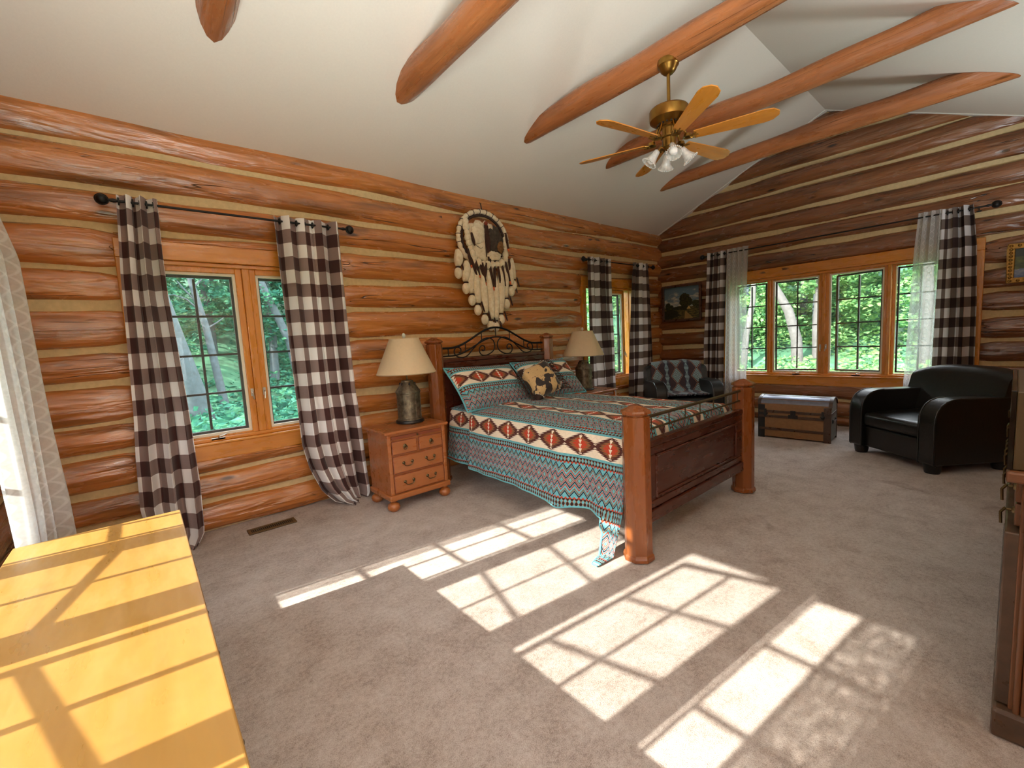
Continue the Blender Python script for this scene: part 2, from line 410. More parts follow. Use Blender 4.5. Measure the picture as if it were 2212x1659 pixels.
M['black'] = plain('black_base', S(24, 23, 22), 0.4)
M['stone'] = plain('pale_stone_finial', S(206, 210, 196), 0.4, sc=40)
def fur(n):
    c = n.coord('Object'); f = n.noise(c, 24.0, 4, 0.65)
    return dict(base=n.ramp(f, [(0.3, S(222, 202, 164)), (0.7, S(244, 232, 206))]), rough=0.9, sheen=0.3, bump=(n.noise(c, 60.0, 3), 0.6, 0.01))
M['fur'] = material('cream_fur', fur)
M['fur_dark'] = plain('dark_feather', S(64, 36, 22), 0.85, var=0.4, sc=50, bump=0.5)
M['fur_grey'] = plain('dark_grey_pelt', S(66, 56, 46), 0.85, var=0.5, sc=30, bump=0.6)
M['fur_brown'] = plain('ochre_pelt', S(130, 88, 46), 0.85, var=0.4, sc=30, bump=0.5)
M['orange'] = plain('orange_tip', S(206, 92, 44), 0.8)
M['red'] = plain('dull_red_bead', S(140, 56, 34), 0.7)
M['clear'] = material('frosted_shade_glass', lambda n: dict(base=S(240, 240, 236), rough=0.12, spec=0.8, alpha=n.noise(n.coord('Object'), 30.0, 2).rng(0.3, 0.7, 0.35, 0.65)))
M['bulb'] = plain('white_bulb', S(246, 244, 240), 0.35, var=0.02)
M['trunk_tan'] = plain('trunk_panel', S(142, 104, 68), 0.6, var=0.15, sc=24, bump=0.1)
M['trunk_dark'] = wood('trunk_slat', S(46, 30, 20), S(68, 44, 28), S(88, 58, 36), 1, 0.4, 0.2)
M['trunk_lid'] = plain('trunk_lid_metal', S(120, 124, 140), 0.3, 0.5, 0.2, 20)
M['trunk_side'] = plain('trunk_grey_end', S(104, 98, 86), 0.6, var=0.2)
M['gold'] = plain('gilt_frame', S(150, 112, 50), 0.4, 0.7, 0.4, 40, bump=0.5)
M['frame_brown'] = wood('dark_picture_frame', S(48, 26, 16), S(70, 38, 22), S(92, 52, 30), 0, 0.35, 0.3)
def landscape(n):
    u, v, _ = n.uv(); p = n.vec(u, v)
    nz = n.noise(p, 5.0, 5, 0.6); cl = n.noise(n.vec(u * 1.5, v * 3.0), 3.2, 5, 0.6)
    sky = n.mix((cl + v * 0.5).rng(0.62, 0.86), S(214, 206, 184), S(96, 122, 140))
    grd = n.mix(n.noise(n.vec(u * 3.0, v * 8.0), 4.0, 4).rng(0.4, 0.62), S(40, 40, 20), S(112, 98, 54))
    c = n.mix((v + nz * 0.08) > 0.42, grd, sky)
    def blob(cx, cy, rx, ry, colr, c):
        dx = (u - cx) / rx; dy = (v - cy) / ry
        return n.mix((dx * dx + dy * dy + (nz - 0.5) * 2.6) < 1.0, c, n.mix(n.noise(p, 22.0, 3).rng(0.4, 0.62), S(24, 28, 12), colr))
    c = blob(0.62, 0.55, 0.17, 0.23, S(64, 60, 26), c); c = blob(0.10, 0.40, 0.08, 0.13, S(48, 56, 28), c); c = blob(0.92, 0.44, 0.12, 0.13, S(70, 72, 36), c)
    c = blob(0.2, 0.40, 0.06, 0.06, S(60, 66, 32), c); c = blob(0.5, 0.34, 0.26, 0.07, S(48, 48, 22), c); c = blob(0.12, 0.16, 0.3, 0.14, S(44, 42, 22), c)
    path = ((u - 0.66 - (0.25 - v) * 0.35 + nz * 0.1).abs()) < ((0.26 - v) * 0.5)
    c = n.mix(path * (v < 0.24), c, n.mix(nz, S(176, 144, 88), S(120, 92, 52)))
    ho = ((u - 0.70).abs() < ((0.40 - v) * 0.6)) * (v > 0.30); c = n.mix(ho, c, S(196, 166, 104))
    return dict(base=c, rough=0.4, bump=(n.noise(p, 60.0, 3), 0.2, 0.004))
M['landscape'] = material('oil_landscape', landscape)
def landscape2(n):
    u, v, _ = n.uv(); p = n.vec(u, v); nz = n.noise(p, 5.0, 5, 0.6)
    c = n.mix((v + nz * 0.12 - 0.06) > 0.30, n.mix(nz.rng(0.4, 0.6), S(70, 96, 150), S(150, 160, 170)), n.mix(nz.rng(0.35, 0.65), S(30, 48, 26), S(92, 104, 44)))
    c = n.mix((v + nz * 0.2 - 0.1) > 0.72, c, S(34, 50, 40))
    return dict(base=c, rough=0.4)
M['landscape2'] = material('oil_lake_scene', landscape2)
M['olive'] = plain('olive_brown_panel', S(74, 58, 32), 0.4, var=0.1)
M['screen_black'] = plain('glossy_black_panel', S(14, 14, 14), 0.08)
M['vent'] = plain('brass_register', S(112, 90, 58), 0.5, 0.5)
M['vent_dark'] = plain('register_hole', S(20, 16, 12), 0.9)
def leafm(nm, a, b, c3):
    return material(nm, lambda n: dict(base=n.ramp(n.noise(n.coord('Object'), 2.2, 4, 0.7), [(0.36, a), (0.5, b), (0.64, c3)]), rough=0.6, spec=0.2, translucent=0.35))
M['leaf_teal'] = leafm('leaves_shaded', (0.02, 0.12, 0.085, 1), (0.045, 0.22, 0.14, 1), (0.12, 0.34, 0.16, 1))  # side-lit, shadier look of this foliage is put into the leaf colours
M['leaf_bright'] = leafm('leaves_sunny', (0.06, 0.18, 0.09, 1), (0.18, 0.38, 0.14, 1), (0.36, 0.54, 0.20, 1))  # sunlit brightness of this foliage is put into the leaf colours
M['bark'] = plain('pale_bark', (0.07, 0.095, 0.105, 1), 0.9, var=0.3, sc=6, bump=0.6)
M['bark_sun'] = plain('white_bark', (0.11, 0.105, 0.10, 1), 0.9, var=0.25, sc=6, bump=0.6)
M['ground'] = plain('woodland_floor', (0.05, 0.15, 0.08, 1), 0.95, var=0.6, sc=1.5)
M['log_plain'] = M['log_x']
# ------------------------------------------------------------------ room shell
XC, XB, YA, YD = -0.80, 7.90, 4.625, -0.78          # chinking planes of the four walls
RY, RZ, SL = 1.92, 4.58, 0.446                        # ridge and roof slope
def ceil_z(y): return RZ - SL * abs(y - RY)
fl = G(); n_ = 60
fl.box(-1.15, 8.2, -1.05, 4.95, -0.25, 0.0)
floor = fl.make('floor', M['carpet'], kind='structure')
c_ = G()
for sg in (1, -1):
    y1 = RY + sg * 3.75  # slopes run past the walls as unseen eaves, added to block grazing sun
    z1 = RZ - SL * 3.75
    c_.add([(-1.15, RY, RZ), (8.25, RY, RZ), (8.25, y1, z1), (-1.15, y1, z1), (-1.15, RY, RZ + .22), (8.25, RY, RZ + .22), (8.25, y1, z1 + .22), (-1.15, y1, z1 + .22)],
           [(0, 1, 2, 3), (4, 7, 6, 5), (0, 4, 5, 1), (1, 5, 6, 2), (2, 6, 7, 3), (3, 7, 4, 0)])
ceiling = c_.make('ceiling', M['ceiling'], kind='structure')
t_ = G()
for sg in (1, -1):
    P = [Vector((7.79, RY + sg * d, ceil_z(RY + sg * d) - 0.004)) for d in (0.0, 2.66)]
    t_.tube(P, 0.007, 6)
t_.make('trim_1', M['trim'], kind='structure')

def log_mesh(L, hz, dep, seed, base=0.02, seg=None, taper=0.0, endr=0.0):
    """a log lying along +x, bulging towards -y out of the plane y = 0, centred on z = 0; ends rounded when endr > 0"""
    r = random.Random(seed); n = seg or max(4, int(L / 0.11)); m = 13
    ph = [r.uniform(0, 6.28) for _ in range(8)]
    P = np.zeros((n + 1, m, 3))
    for i in range(n + 1):
        x = L * i / n; u = x + seed * 3.7
        wv = 0.010 * math.sin(u * 1.1 + ph[0]) + 0.006 * math.sin(u * 2.9 + ph[1]) + 0.003 * math.sin(u * 7.1 + ph[2])
        wt = 0.010 * math.sin(u * 0.8 + ph[3]) + 0.006 * math.sin(u * 3.7 + ph[4]) + 0.003 * math.sin(u * 8.3 + ph[7])
        wb_ = 0.010 * math.sin(u * 0.9 + ph[5]) + 0.006 * math.sin(u * 3.1 + ph[6])
        e = 1.0
        if endr:
            d = min(x, L - x)
            if d < endr: e = math.sqrt(max(0.02, 1 - (1 - d / endr) ** 2)) * 0.3 + 0.7
        for k in range(m):
            t = -1 + 2 * k / (m - 1); a = t * PI / 2
            z = math.sin(a) ** 1 * (hz + (wt if t > 0 else wb_)) * (0.6 + 0.4 * e)
            y = base - (dep * e + 0.012 * math.sin(u * 2.1 + ph[2]) * dep / 0.08) * max(0.0, math.cos(a)) ** 0.85
            f = 0.004 * math.sin(u * 1.7 + k * 2.1 + ph[1]) + 0.003 * math.sin(u * 5.3 + k * 1.3)
            P[i, k] = (x, y + f, z + wv)
    g = G().grid(P)
    o = len(g.v)
    for i in (0, n):
        c0 = len(g.v); g.v += [tuple(P[i, k]) for k in range(m)]; g.f.append(tuple(range(c0, c0 + m)))
    return g
ZA = [3.42, 3.18, 2.86, 2.58, 2.26, 1.975, 1.655, 1.39, 1.065, 0.82, 0.52, 0.26, 0.0]
ZB = [4.60, 4.24, 3.92, 3.655, 3.315, 3.035, 2.745, 2.46, 2.13, 1.83, 1.55, 1.25, 0.95, 0.68, 0.38, 0.13, 0.0]
GAP = 0.026
def wall_slabs(g, a0, a1, holes, zt, horiz):
    """boxes of a slab between a0 and a1 with rectangular holes (b0,b1,z0,z1) in order"""
    def bx(p, q, z0, z1):
        if q - p < 1e-4 or z1 - z0 < 1e-4: return
        if horiz[0] == 'x': g.box(p, q, horiz[1], horiz[2], z0, z1)
        else: g.box(horiz[1], horiz[2], p, q, z0, z1)
    cur = a0
    for b0, b1, z0, z1 in sorted(holes):
        bx(cur, b0, 0, zt); bx(b0, b1, 0, z0); bx(b0, b1, z1, zt); cur = b1
    bx(cur, a1, 0, zt)
def runs(a0, a1, holes, zc, hz):
    segs = [(a0, a1, 0)]
    for b0, b1, z0, z1 in sorted(holes):
        if zc + hz * 0.55 > z0 and zc - hz * 0.55 < z1:
            out = []
            for p, q, f in segs:
                if b1 <= p or b0 >= q: out.append((p, q, f)); continue
                if b0 - p > 0.05: out.append((p, b0, f | 2))
                if q - b1 > 0.05: out.append((b1, q, f | 1))
            segs = out
    return segs
def remesh(o, fn):
    bm = bmesh.new(); bm.from_mesh(o.data); fn(bm); bm.to_mesh(o.data); bm.free()
def trims(holes, zc, hz, zb, zt):
    """the parts of a course left below or above an opening: (b0, b1, keep below/above, z)"""
    out = []
    for b0, b1, z0, z1 in holes:
        if zc + hz * 0.55 > z0 and zc - hz * 0.55 < z1:
            if zc - hz < z0 - .025: out.append((b0, b1, -1, z0 + .004))
            if zc + hz > z1 + .025: out.append((b0, b1, 1, z1 - .004))
    return out
def zcut(o, keep, z):
    def f(bm):
        geom = bm.verts[:] + bm.edges[:] + bm.faces[:]
        bmesh.ops.bisect_plane(bm, geom=geom, plane_co=(0, 0, z), plane_no=(0, 0, -keep), clear_outer=True)
        bmesh.ops.holes_fill(bm, edges=[e for e in bm.edges if e.is_boundary])
    remesh(o, f)
# wall with the bed (left in the photograph)
HA = [(-0.05, 1.68, 0.64, 2.50), (5.46, 7.0, 0.64, 2.50)]
g = G(); wall_slabs(g, XC - .3, XB + .3, [(b0 + .06, b1 - .06, z0 + .06, z1 - .06) for b0, b1, z0, z1 in HA], 3.42, ('x', YA, YA + .26))
wallA = g.make('wall_left', M['chink'], kind='structure')
sd = 3
for i in range(12):
    zt, zb = ZA[i], ZA[i + 1]; zc = (zt + zb) / 2; hz = (zt - zb) / 2 - GAP * (0.9 if i else 0.5)
    if i == 11: zc = 0.115; hz = 0.125
    dep = 0.085
    if i == 0: zc = 3.315; hz = 0.125; dep = 0.075
    for p, q, f in runs(XC + .02, XB + .06, HA, zc, hz):
        sd += 1
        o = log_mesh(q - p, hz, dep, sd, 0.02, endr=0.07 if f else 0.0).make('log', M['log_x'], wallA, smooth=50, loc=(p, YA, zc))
    for b0, b1, kp, z in trims(HA, zc, hz, zb, zt):
        sd += 1; zcut(log_mesh(b1 - b0, hz, dep, sd, 0.02).make('log', M['log_x'], wallA, smooth=50, loc=(b0, YA, zc)), kp, z - zc)
# end wall with the big window (gable)
HB = [(0.29, 3.55, 0.62, 2.47)]
def roof_cut(bm):
    for sg in (1, -1):
        geom = bm.verts[:] + bm.edges[:] + bm.faces[:]
        bmesh.ops.bisect_plane(bm, geom=geom, plane_co=(0, RY, RZ + 0.01), plane_no=Vector((0, sg * SL, 1)).normalized(), clear_outer=True)
def gable(name, x0, x1, holes):
    g = G(); wall_slabs(g, YD - .26, YA + .26, [(b0 + .06, b1 - .06, z0 + .06, z1 - .06) for b0, b1, z0, z1 in holes], 3.3, ('y', x0, x1))
    ya, yb = YD - .26, YA + .26
    poly = [(ya, 3.3), (yb, 3.3), (yb, ceil_z(yb) + .05), (RY, RZ + .05), (ya, ceil_z(ya) + .05)]
    g.prism(poly, x0, x1, 'x')
    return g.make(name, M['chink'], kind='structure')
wallB = gable('wall_back', XB, XB + .26, HB)
wallC = gable('wall_front', XC - .26, XC, [(0.29, 3.55, 0.62, 2.47)])
for (wl_, xx, sgn) in ((wallB, XB, 1), (wallC, XC, -1)):
    for i in range(16):
        zt, zb = ZB[i], ZB[i + 1]; zc = (zt + zb) / 2; hz = (zt - zb) / 2 - GAP * 0.9
        if i == 15: hz = (zt - zb) / 2 - .01
        half = min(2.78, (RZ - zb) / SL + .05)
        y0, y1 = max(YD - .02, RY - half), min(YA + .04, RY + half)
        for p, q, f in runs(y0, y1, [(0.29, 3.55, 0.62, 2.47)], zc, hz):
            sd += 1
            gg = log_mesh(q - p, hz, 0.085, sd, 0.02, endr=0.07 if f else 0.0)
            # local x -> -y for the end wall (front towards -x), local x -> +y for the opposite one
            gg.v = [((xx + y) if sgn > 0 else (xx - y), (q - x) if sgn > 0 else (p + x), zc + z) for x, y, z in gg.v]
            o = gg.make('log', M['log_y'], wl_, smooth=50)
            if zt > 3.2: remesh(o, roof_cut)
        for b0, b1, kp, z in trims([(0.29, 3.55, 0.62, 2.47)], zc, hz, zb, zt):
            sd += 1; gg = log_mesh(b1 - b0, hz, 0.085, sd, 0.02)
            gg.v = [((xx + y) if sgn > 0 else (xx - y), (b1 - x) if sgn > 0 else (b0 + x), zc + z_) for x, y, z_ in gg.v]
            zcut(gg.make('log', M['log_y'], wl_, smooth=50), kp, z)
# long wall behind the photographer, with a glazed door
HD = [(-0.76, 0.92, -0.01, 2.16)]
g = G(); wall_slabs(g, XC - .3, XB + .3, [(-0.70, 0.82, 0.0, 2.10)], 3.42, ('x', YD - .26, YD))
wallD = g.make('wall_right', M['chink'], kind='structure')
for i in range(12):
    zt, zb = ZA[i], ZA[i + 1]; zc = (zt + zb) / 2; hz = (zt - zb) / 2 - GAP
    if i == 0: zc = 3.315; hz = .125
    for p, q, f in runs(XC + .02, XB + .06, HD, zc, hz):
        sd += 1
        gg = log_mesh(q - p, hz, 0.07, sd, 0.02, seg=max(4, int((q - p) / .3)))
        gg.v = [(x, -y, z) for x, y, z in gg.v]
        gg.make('log', M['log_x'], wallD, smooth=50, loc=(p, YD, zc))
d1 = setting('door_1', loc=(0.06, YD - .1, 0))
g = G(); g.box(-.76, -.68, -.06, .06, 0, 2.1); g.box(.68, .76, -.06, .06, 0, 2.1); g.box(-.68, .68, -.06, .06, 2.02, 2.1); g.make('door_frame', M['pine_z'], d1)
for sx in (-1, 1):
    g = G(); x0, x1 = (0.01, 0.67) if sx > 0 else (-0.67, -0.01)
    g.box(x0, x0 + .08, -.02, .02, 0.01, 2.01); g.box(x1 - .08, x1, -.02, .02, 0.01, 2.01); g.box(x0 + .08, x1 - .08, -.02, .02, 0.01, .2); g.box(x0 + .08, x1 - .08, -.02, .02, 1.93, 2.01)
    lf = g.make('door_leaf', M['pine_z'], d1)
    G().box(x0 + .08, x1 - .08, -.004, .004, .2, 1.93).make('glass_pane', M['glass'], lf)

# ------------------------------------------------------------------ windows
def frame4(g, x0, x1, z0, z1, t, y0, y1):
    g.box(x0, x0 + t, y0, y1, z0, z1); g.box(x1 - t, x1, y0, y1, z0, z1); g.box(x0 + t, x1 - t, y0, y1, z0, z0 + t); g.box(x0 + t, x1 - t, y0, y1, z1 - t, z1)
def window(name, loc, rotz, units, x0, x1, zb=0.64, zt=2.50, opens=None, gz=(0.865, 2.255), side=0.09):
    """local x runs to the right seen from inside, y points outdoors; units = (centre, glass width, kind)"""
    w_ = setting(name, loc=loc, rotz=rotz)
    def bd(nm, a, b, y0, y1, z0, z1, m='pine', bev=.006): return G().box(a, b, y0, y1, z0, z1).make(nm, M[m], w_, bevel=bev)
    bd('header_board', x0, x1, -.03, .05, zt - .145, zt)
    bd('apron_board', x0, x1, -.035, .05, zb, zb + .135)
    bd('sill', x0 + .02, x1 - .02, -.05, .20, zb + .135, zb + .155, 'pine')
    bd('side_casing', x0, x0 + side, -.03, .06, zb + .155, zt - .145, 'pine_z'); bd('side_casing', x1 - side, x1, -.03, .06, zb + .155, zt - .145, 'pine_z')
    za, zc = zb + .155, zt - .145
    bd('head_jamb', x0 + side, x1 - side, .0, .19, zc - .035, zc); bd('sill_jamb', x0 + side, x1 - side, .0, .19, za, za + .03)
    bd('side_jamb', x0 + side - .03, x0 + side + .012, .05, .19, za, zc, 'pine_z'); bd('side_jamb', x1 - side - .012, x1 - side + .03, .05, .19, za, zc, 'pine_z')
    us = sorted(units)
    for (c0, w0, k0), (c1, w1, k1) in zip(us[:-1], us[1:]):
        m = ((c0 + w0 / 2) + (c1 - w1 / 2)) / 2; hw = ((c1 - w1 / 2) - (c0 + w0 / 2)) / 2 - .075
        bd('mullion', m - max(.02, hw), m + max(.02, hw), .005, .19, za + .03, zc - .035, 'pine_z')
    for c, gw, kind in us:
        a, b = c - gw / 2, c + gw / 2
        deep = .03 if kind != 'fixed' else .09
        g = G(); frame4(g, a - .075, b + .075, gz[0] - .08, gz[1] + .08, .05, deep, deep + .06)
        sf = g.make('stop_frame', M['pine_z'], w_, bevel=.005)
        if kind != 'fixed':
            g = G(); frame4(g, a - .027, b + .027, gz[0] - .03, gz[1] + .03, .024, .045, .066); sc = g.make('screen_frame', M['screen_white'], w_, bevel=.003)
            G().box(a - .003, b + .003, .055, .0565, gz[0] - .006, gz[1] + .006).make('insect_screen', M['screen'], sc)
        # the sash: hinged on one side, swung outwards by ang
        hinge = 0; ang = 0
        if kind == 'openL': hinge, ang = a - .012, R_(16)
        if kind == 'openR': hinge, ang = b + .012, R_(-16)
        if kind == 'shut': hinge = a
        if kind == 'shutR': hinge = b
        g = G(); e0, e1 = a - .012 - hinge, b + .012 - hinge
        st = .026 if kind != 'fixed' else .020
        frame4(g, e0, e1, gz[0] - .015, gz[1] + .015, st, -.017, .017)
        sa = g.make('sash', M['bronze'], w_, loc=(hinge, .115 if kind != 'fixed' else .13, 0), rot=(0, 0, ang))
        mid = (e0 + e1) / 2
        G().box(mid - .0095, mid + .0095, -.012, .012, gz[0] + .02, gz[1] - .02).make('muntin', M['bronze'], sa)
        for k in (1, 2, 3):
            z = gz[0] + (gz[1] - gz[0]) * k / 4; G().box(e0 + st, e1 - st, -.0115, .0115, z - .009, z + .009).make('muntin', M['bronze'], sa)
        G().box(e0 + st * .5, e1 - st * .5, -.003, .003, gz[0] + .005, gz[1] - .005).make('glass_pane', M['glass'], sa)
        if kind != 'fixed':
            cx = c + .03; g = G(); g.box(cx - .055, cx + .055, .0, .03, gz[0] - .068, gz[0] - .045)
            cr = g.make('crank', M['nickel'], w_, bevel=.004)
            G().tube([(cx, .0, gz[0] - .05), (cx + .01, -.02, gz[0] - .03), (cx + .05, -.022, gz[0] - .022), (cx + .06, -.03, gz[0] - .02)], .006, 6).make('crank_handle', M['nickel'], cr)
            sx = 1 if kind in ('openL', 'shut') else -1
            lx = c + sx * (gw / 2 + .055)
            g = G(); g.box(lx - .011, lx + .011, .018, .03, 1.16, 1.23); g.tube([(lx, .014, 1.20), (lx, -.005, 1.19), (lx + sx * .006, -.006, 1.13)], .006, 6)
            g.make('latch', M['nickel'], w_)
    return w_
window('window_1', (0, 4.60, 0), 0, [(0.43, 0.56, 'shut'), (1.20, 0.56, 'shutR')], -0.06, 1.69, gz=(0.87, 2.245))
window('window_2', (0, 4.60, 0), 0, [(6.265, 0.72, 'shut')], 5.48, 6.97, gz=(0.87, 2.235), side=.10)
UB = [(-1.045, 0.44, 'fixed'), (-0.38, 0.58, 'openL'), (0.38, 0.58, 'openR'), (1.055, 0.44, 'fixed')]
window('window_3', (7.875, 1.92, 0), R_(-90), UB, -1.63, 1.63, 0.60, 2.475, gz=(0.825, 2.245), side=.30)
window('window_4', (-0.775, 1.92, 0), R_(90), UB, -1.63, 1.63, 0.60, 2.475, gz=(0.825, 2.245), side=.30)
# ------------------------------------------------------------------ ceiling log ties
def tie(x, z0, z1, r0, r1, label, seed):
    r = random.Random(seed); n = 44; m = 16; P = np.zeros((n + 1, m, 3)); y0, y1 = -0.32, 4.15
    ph = [r.uniform(0, 6.28) for _ in range(6)]
    for i in range(n + 1):
        f = i / n; y = y0 + (y1 - y0) * f; rad = r0 + (r1 - r0) * f + 0.006 * math.sin(y * 2.3 + ph[0]) + .004 * math.sin(y * 6 + ph[1])
        zc = z0 + (z1 - z0) * f + rad - .1 + 0.012 * math.sin(y * 1.4 + ph[2]); xc = x + .012 * math.sin(y * 1.2 + ph[3])
        for k in range(m):
            a = 2 * PI * k / m; q = rad * (1 + .035 * math.sin(3 * a + ph[4] + y) + .02 * math.sin(5 * a + ph[5]))
            P[i, k] = (xc + q * math.cos(a), y, zc + q * math.sin(a))
    o = G().grid(P, wrap=True).make('ceiling_beam', M['beam'], smooth=60)
    def cut(bm):
        for sg in (1, -1):
            geom = bm.verts[:] + bm.edges[:] + bm.faces[:]
            bmesh.ops.bisect_plane(bm, geom=geom, plane_co=(0, RY, RZ - .002), plane_no=Vector((0, sg * SL, 1)).normalized(), clear_outer=True)
    remesh(o, cut)
    tag(o, label, 'beam')
tie(0.64, 3.855, 3.86, .115, .115, 'peeled log ceiling beam at the near end, only its cut tip in view', 1)
tie(2.08, 3.85, 3.855, .120, .118, 'peeled log ceiling beam second from the near end of the room', 2)
tie(3.59, 3.875, 3.85, .110, .108, 'peeled log ceiling beam that the brass fan hangs from', 3)
tie(5.05, 3.86, 3.865, .112, .100, 'peeled log ceiling beam between the fan beam and the last beam', 4)
tie(6.53, 3.865, 3.86, .125, .085, 'peeled log ceiling beam nearest the gable wall', 5)
# ------------------------------------------------------------------ floor register
t = thing('floor_register', 'long narrow brass floor vent in the carpet below the left window', 'vent', (0.745, 4.285, 0))
G().box(-.19, .19, -.065, .065, .0, .004).make('register_back', M['vent_dark'], t)
g = G(); g.box(-.19, .19, -.065, -.04, .004, .011); g.box(-.19, .19, .04, .065, .004, .011); g.box(-.19, -.165, -.04, .04, .004, .011); g.box(.165, .19, -.04, .04, .004, .011); g.make('register_frame', M['vent'], t)
for k in range(21):
    x = -.155 + k * .0155; G().box(x - .0025, x + .0025, -.04, .04, .004, .010).make('slat', M['vent'], t)
# ------------------------------------------------------------------ curtains
def interp(tab, z):
    zs = [q[0] for q in tab]; o = np.argsort(zs); return float(np.interp(z, np.array(zs)[o], np.array([q[1] for q in tab])[o]))
def curtain(label, cat, mp, L, Rr, ztop, zbot, folds, amp, cloth, mat, group, seed, push=None, u0=0.0, ring=True, rows=60, cols=96, zgrow=0.0, vshift=0.0, sub=None):
    r = random.Random(seed); p1, p2, p3 = r.uniform(0, 6), r.uniform(0, 6), r.uniform(0, 6)
    P = np.zeros((rows + 1, cols + 1, 3)); U = np.zeros((rows + 1, cols + 1, 2))
    for i in range(rows + 1):
        z = ztop + (zbot - ztop) * i / rows; a, b = interp(L, z), interp(Rr, z); f = i / rows
        for j in range(cols + 1):
            s = j / cols; th = 2 * PI * folds * s + p1
            s2 = s + 0.55 / (2 * PI * folds) * math.sin(2 * th + p2 * .0) * (0.4 + .6 * (1 - f)) * min(1, 6 * s, 6 * (1 - s))
            d = amp * (0.75 + .35 * math.sin(p3 + 2.0 * s * folds)) * math.sin(th + 0.5 * math.sin(f * 4 + p2)) + 0.010 * math.sin(7 * s + 9 * f + p2) * f
            d += 0.5 * amp * math.sin(2 * th + p3) * f * 0.5
            if push: d += push(s, z)
            P[i, j] = mp(a + (b - a) * s2, d, max(z, 0.006)); U[i, j] = (u0 + s * cloth, ztop - z + vshift)
    t = thing('curtain' if cat == 'curtain' else 'sheer_curtain', label, cat, mp((interp(L, zbot) + interp(Rr, zbot)) / 2, 0, max(zbot, 0)), 0, group)
    inv = Vector(t.location)
    P -= np.array(inv)
    G().grid(P, U).make('cloth', mat, t, smooth=180)
    if ring:
        for k in range(folds * 2):
            s = (k + .5 - p1 / PI) / (2 * folds) ; s = s % 1.0
            if not (0.04 < s < 0.96): continue
            a, b = interp(L, ztop - .05), interp(Rr, ztop - .05)
            c = Vector(mp(a + (b - a) * s, 0.0, ztop - .05)) - inv; ax = (Vector(mp(a + 1, 0, 0)) - Vector(mp(a, 0, 0))).normalized()
            up = Vector((0, 0, 1)); sd_ = ax.cross(up)
            G().tube([c + (sd_ * math.cos(q) + up * math.sin(q)) * .024 for q in [2 * PI * e / 14 for e in range(14)]], .006, 6, closed=True).make('grommet', M['iron'], t, smooth=60)
    return t
YR = 4.44; XRB = 7.70; XRC = -0.60
mA = lambda a, d, z: (a, YR - d, z)
mB = lambda a, d, z: (XRB - d, a, z)
mC = lambda a, d, z: (XRC + d, a, z)
def rod(label, p0, p1, wallv, group='curtain rods'):
    p0, p1 = Vector(p0), Vector(p1); c = (p0 + p1) / 2; t = thing('curtain_rod', label, 'curtain rod', c)
    ax = (p1 - p0).normalized(); G().tube([p0 - c, p1 - c], .0095, 10).make('rod', M['iron'], t, smooth=60)
    for p, s in ((p0, -1), (p1, 1)):
        q = p - c; g = G()
        g.tube([q, q + ax * s * .02, q + ax * s * .035, q + ax * s * .05], [.010, .016, .012, .010], 10); cc = q + ax * s * .085
        g.ball(cc, .036, 14, 10); up = Vector((0, 0, 1)); g.tube([cc + (ax * math.cos(e) + up * math.sin(e)) * .034 for e in [2 * PI * k / 16 for k in range(16)]], .009, 6, closed=True)
        g.make('finial', M['iron'], t, smooth=50)
        b = q - ax * s * .06; wv = Vector(wallv); g = G(); g.tube([b, b + wv], .008, 8); g.tube([b + wv * .98, b + wv * 1.0], [.03, .03], 12); g.make('rod_bracket', M['iron'], t, smooth=50)
rod('black curtain rod with ball finials above the left two-pane window', (-0.0, YR, 2.742), (1.66, YR, 2.742), (0, .17, 0))
rod('short black curtain rod above the narrow window near the log corner', (5.47, YR, 2.742), (7.28, YR, 2.742), (0, .17, 0))
rod('long black curtain rod above the four-pane window on the gable wall', (XRB, 3.59, 2.815), (XRB, 0.30, 2.815), (.18, 0, 0))
rod('black curtain rod over the sunlit window, out of the photograph on the left', (XRC, 0.30, 2.80), (XRC, 3.59, 2.80), (-.18, 0, 0))
PL = 'brown and white checked curtains'
curtain('brown and white buffalo check curtain nearest the left edge, hanging behind the yellow dresser top', 'curtain', mA,
        [(2.8, 0), (2.17, -.04), (1.62, -.06), (1.12, -.08), (.76, -.105), (.35, -.12), (.0, -.05)], [(2.8, .24), (2.4, .23), (2.04, .23), (1.6, .25), (1.06, .27), (.47, .28), (.1, .26), (0, .2)],
        2.79, 0.0, 3, .058, .92, M['plaid'], PL, 5, push=lambda s, z: .10 * max(0, .5 - z) * 2 * (.5 + s), u0=.06, vshift=.02)
curtain('brown and white buffalo check curtain beside the nightstand, its hem bunched on the carpet', 'curtain', mA,
        [(2.8, 1.06), (2.27, 1.06), (1.1, 1.075), (.66, 1.085), (.43, 1.13), (.17, 1.22), (.03, 1.34), (0, 1.42)], [(2.8, 1.63), (1.7, 1.63), (1.14, 1.64), (.69, 1.675), (.34, 1.69), (.06, 1.69), (0, 1.66)],
        2.79, -0.05, 4, .060, 1.20, M['plaid'], PL, 9, push=lambda s, z: (.16 * max(0, .35 - z) / .35) * (.6 + .5 * math.sin(s * 6)), u0=.10)
curtain('checked curtain behind the right bedside lamp, left of the narrow window', 'curtain', mA, [(2.8, 5.46), (0, 5.44)], [(2.8, 6.06), (2.1, 6.06), (.6, 6.12), (0, 6.14)], 2.79, 0.01, 4, .05, 1.28, M['plaid_grey'], PL, 12, u0=.05)
curtain('checked curtain in the log corner, behind the armchair with the throw', 'curtain', mA, [(2.8, 6.74), (2.2, 6.64), (1.39, 6.57), (.6, 6.51), (0, 6.48)], [(2.8, 7.21), (1.3, 7.29), (0, 7.33)], 2.79, 0.01, 3, .055, 1.02, M['plaid_grey'], PL, 15, u0=.12)
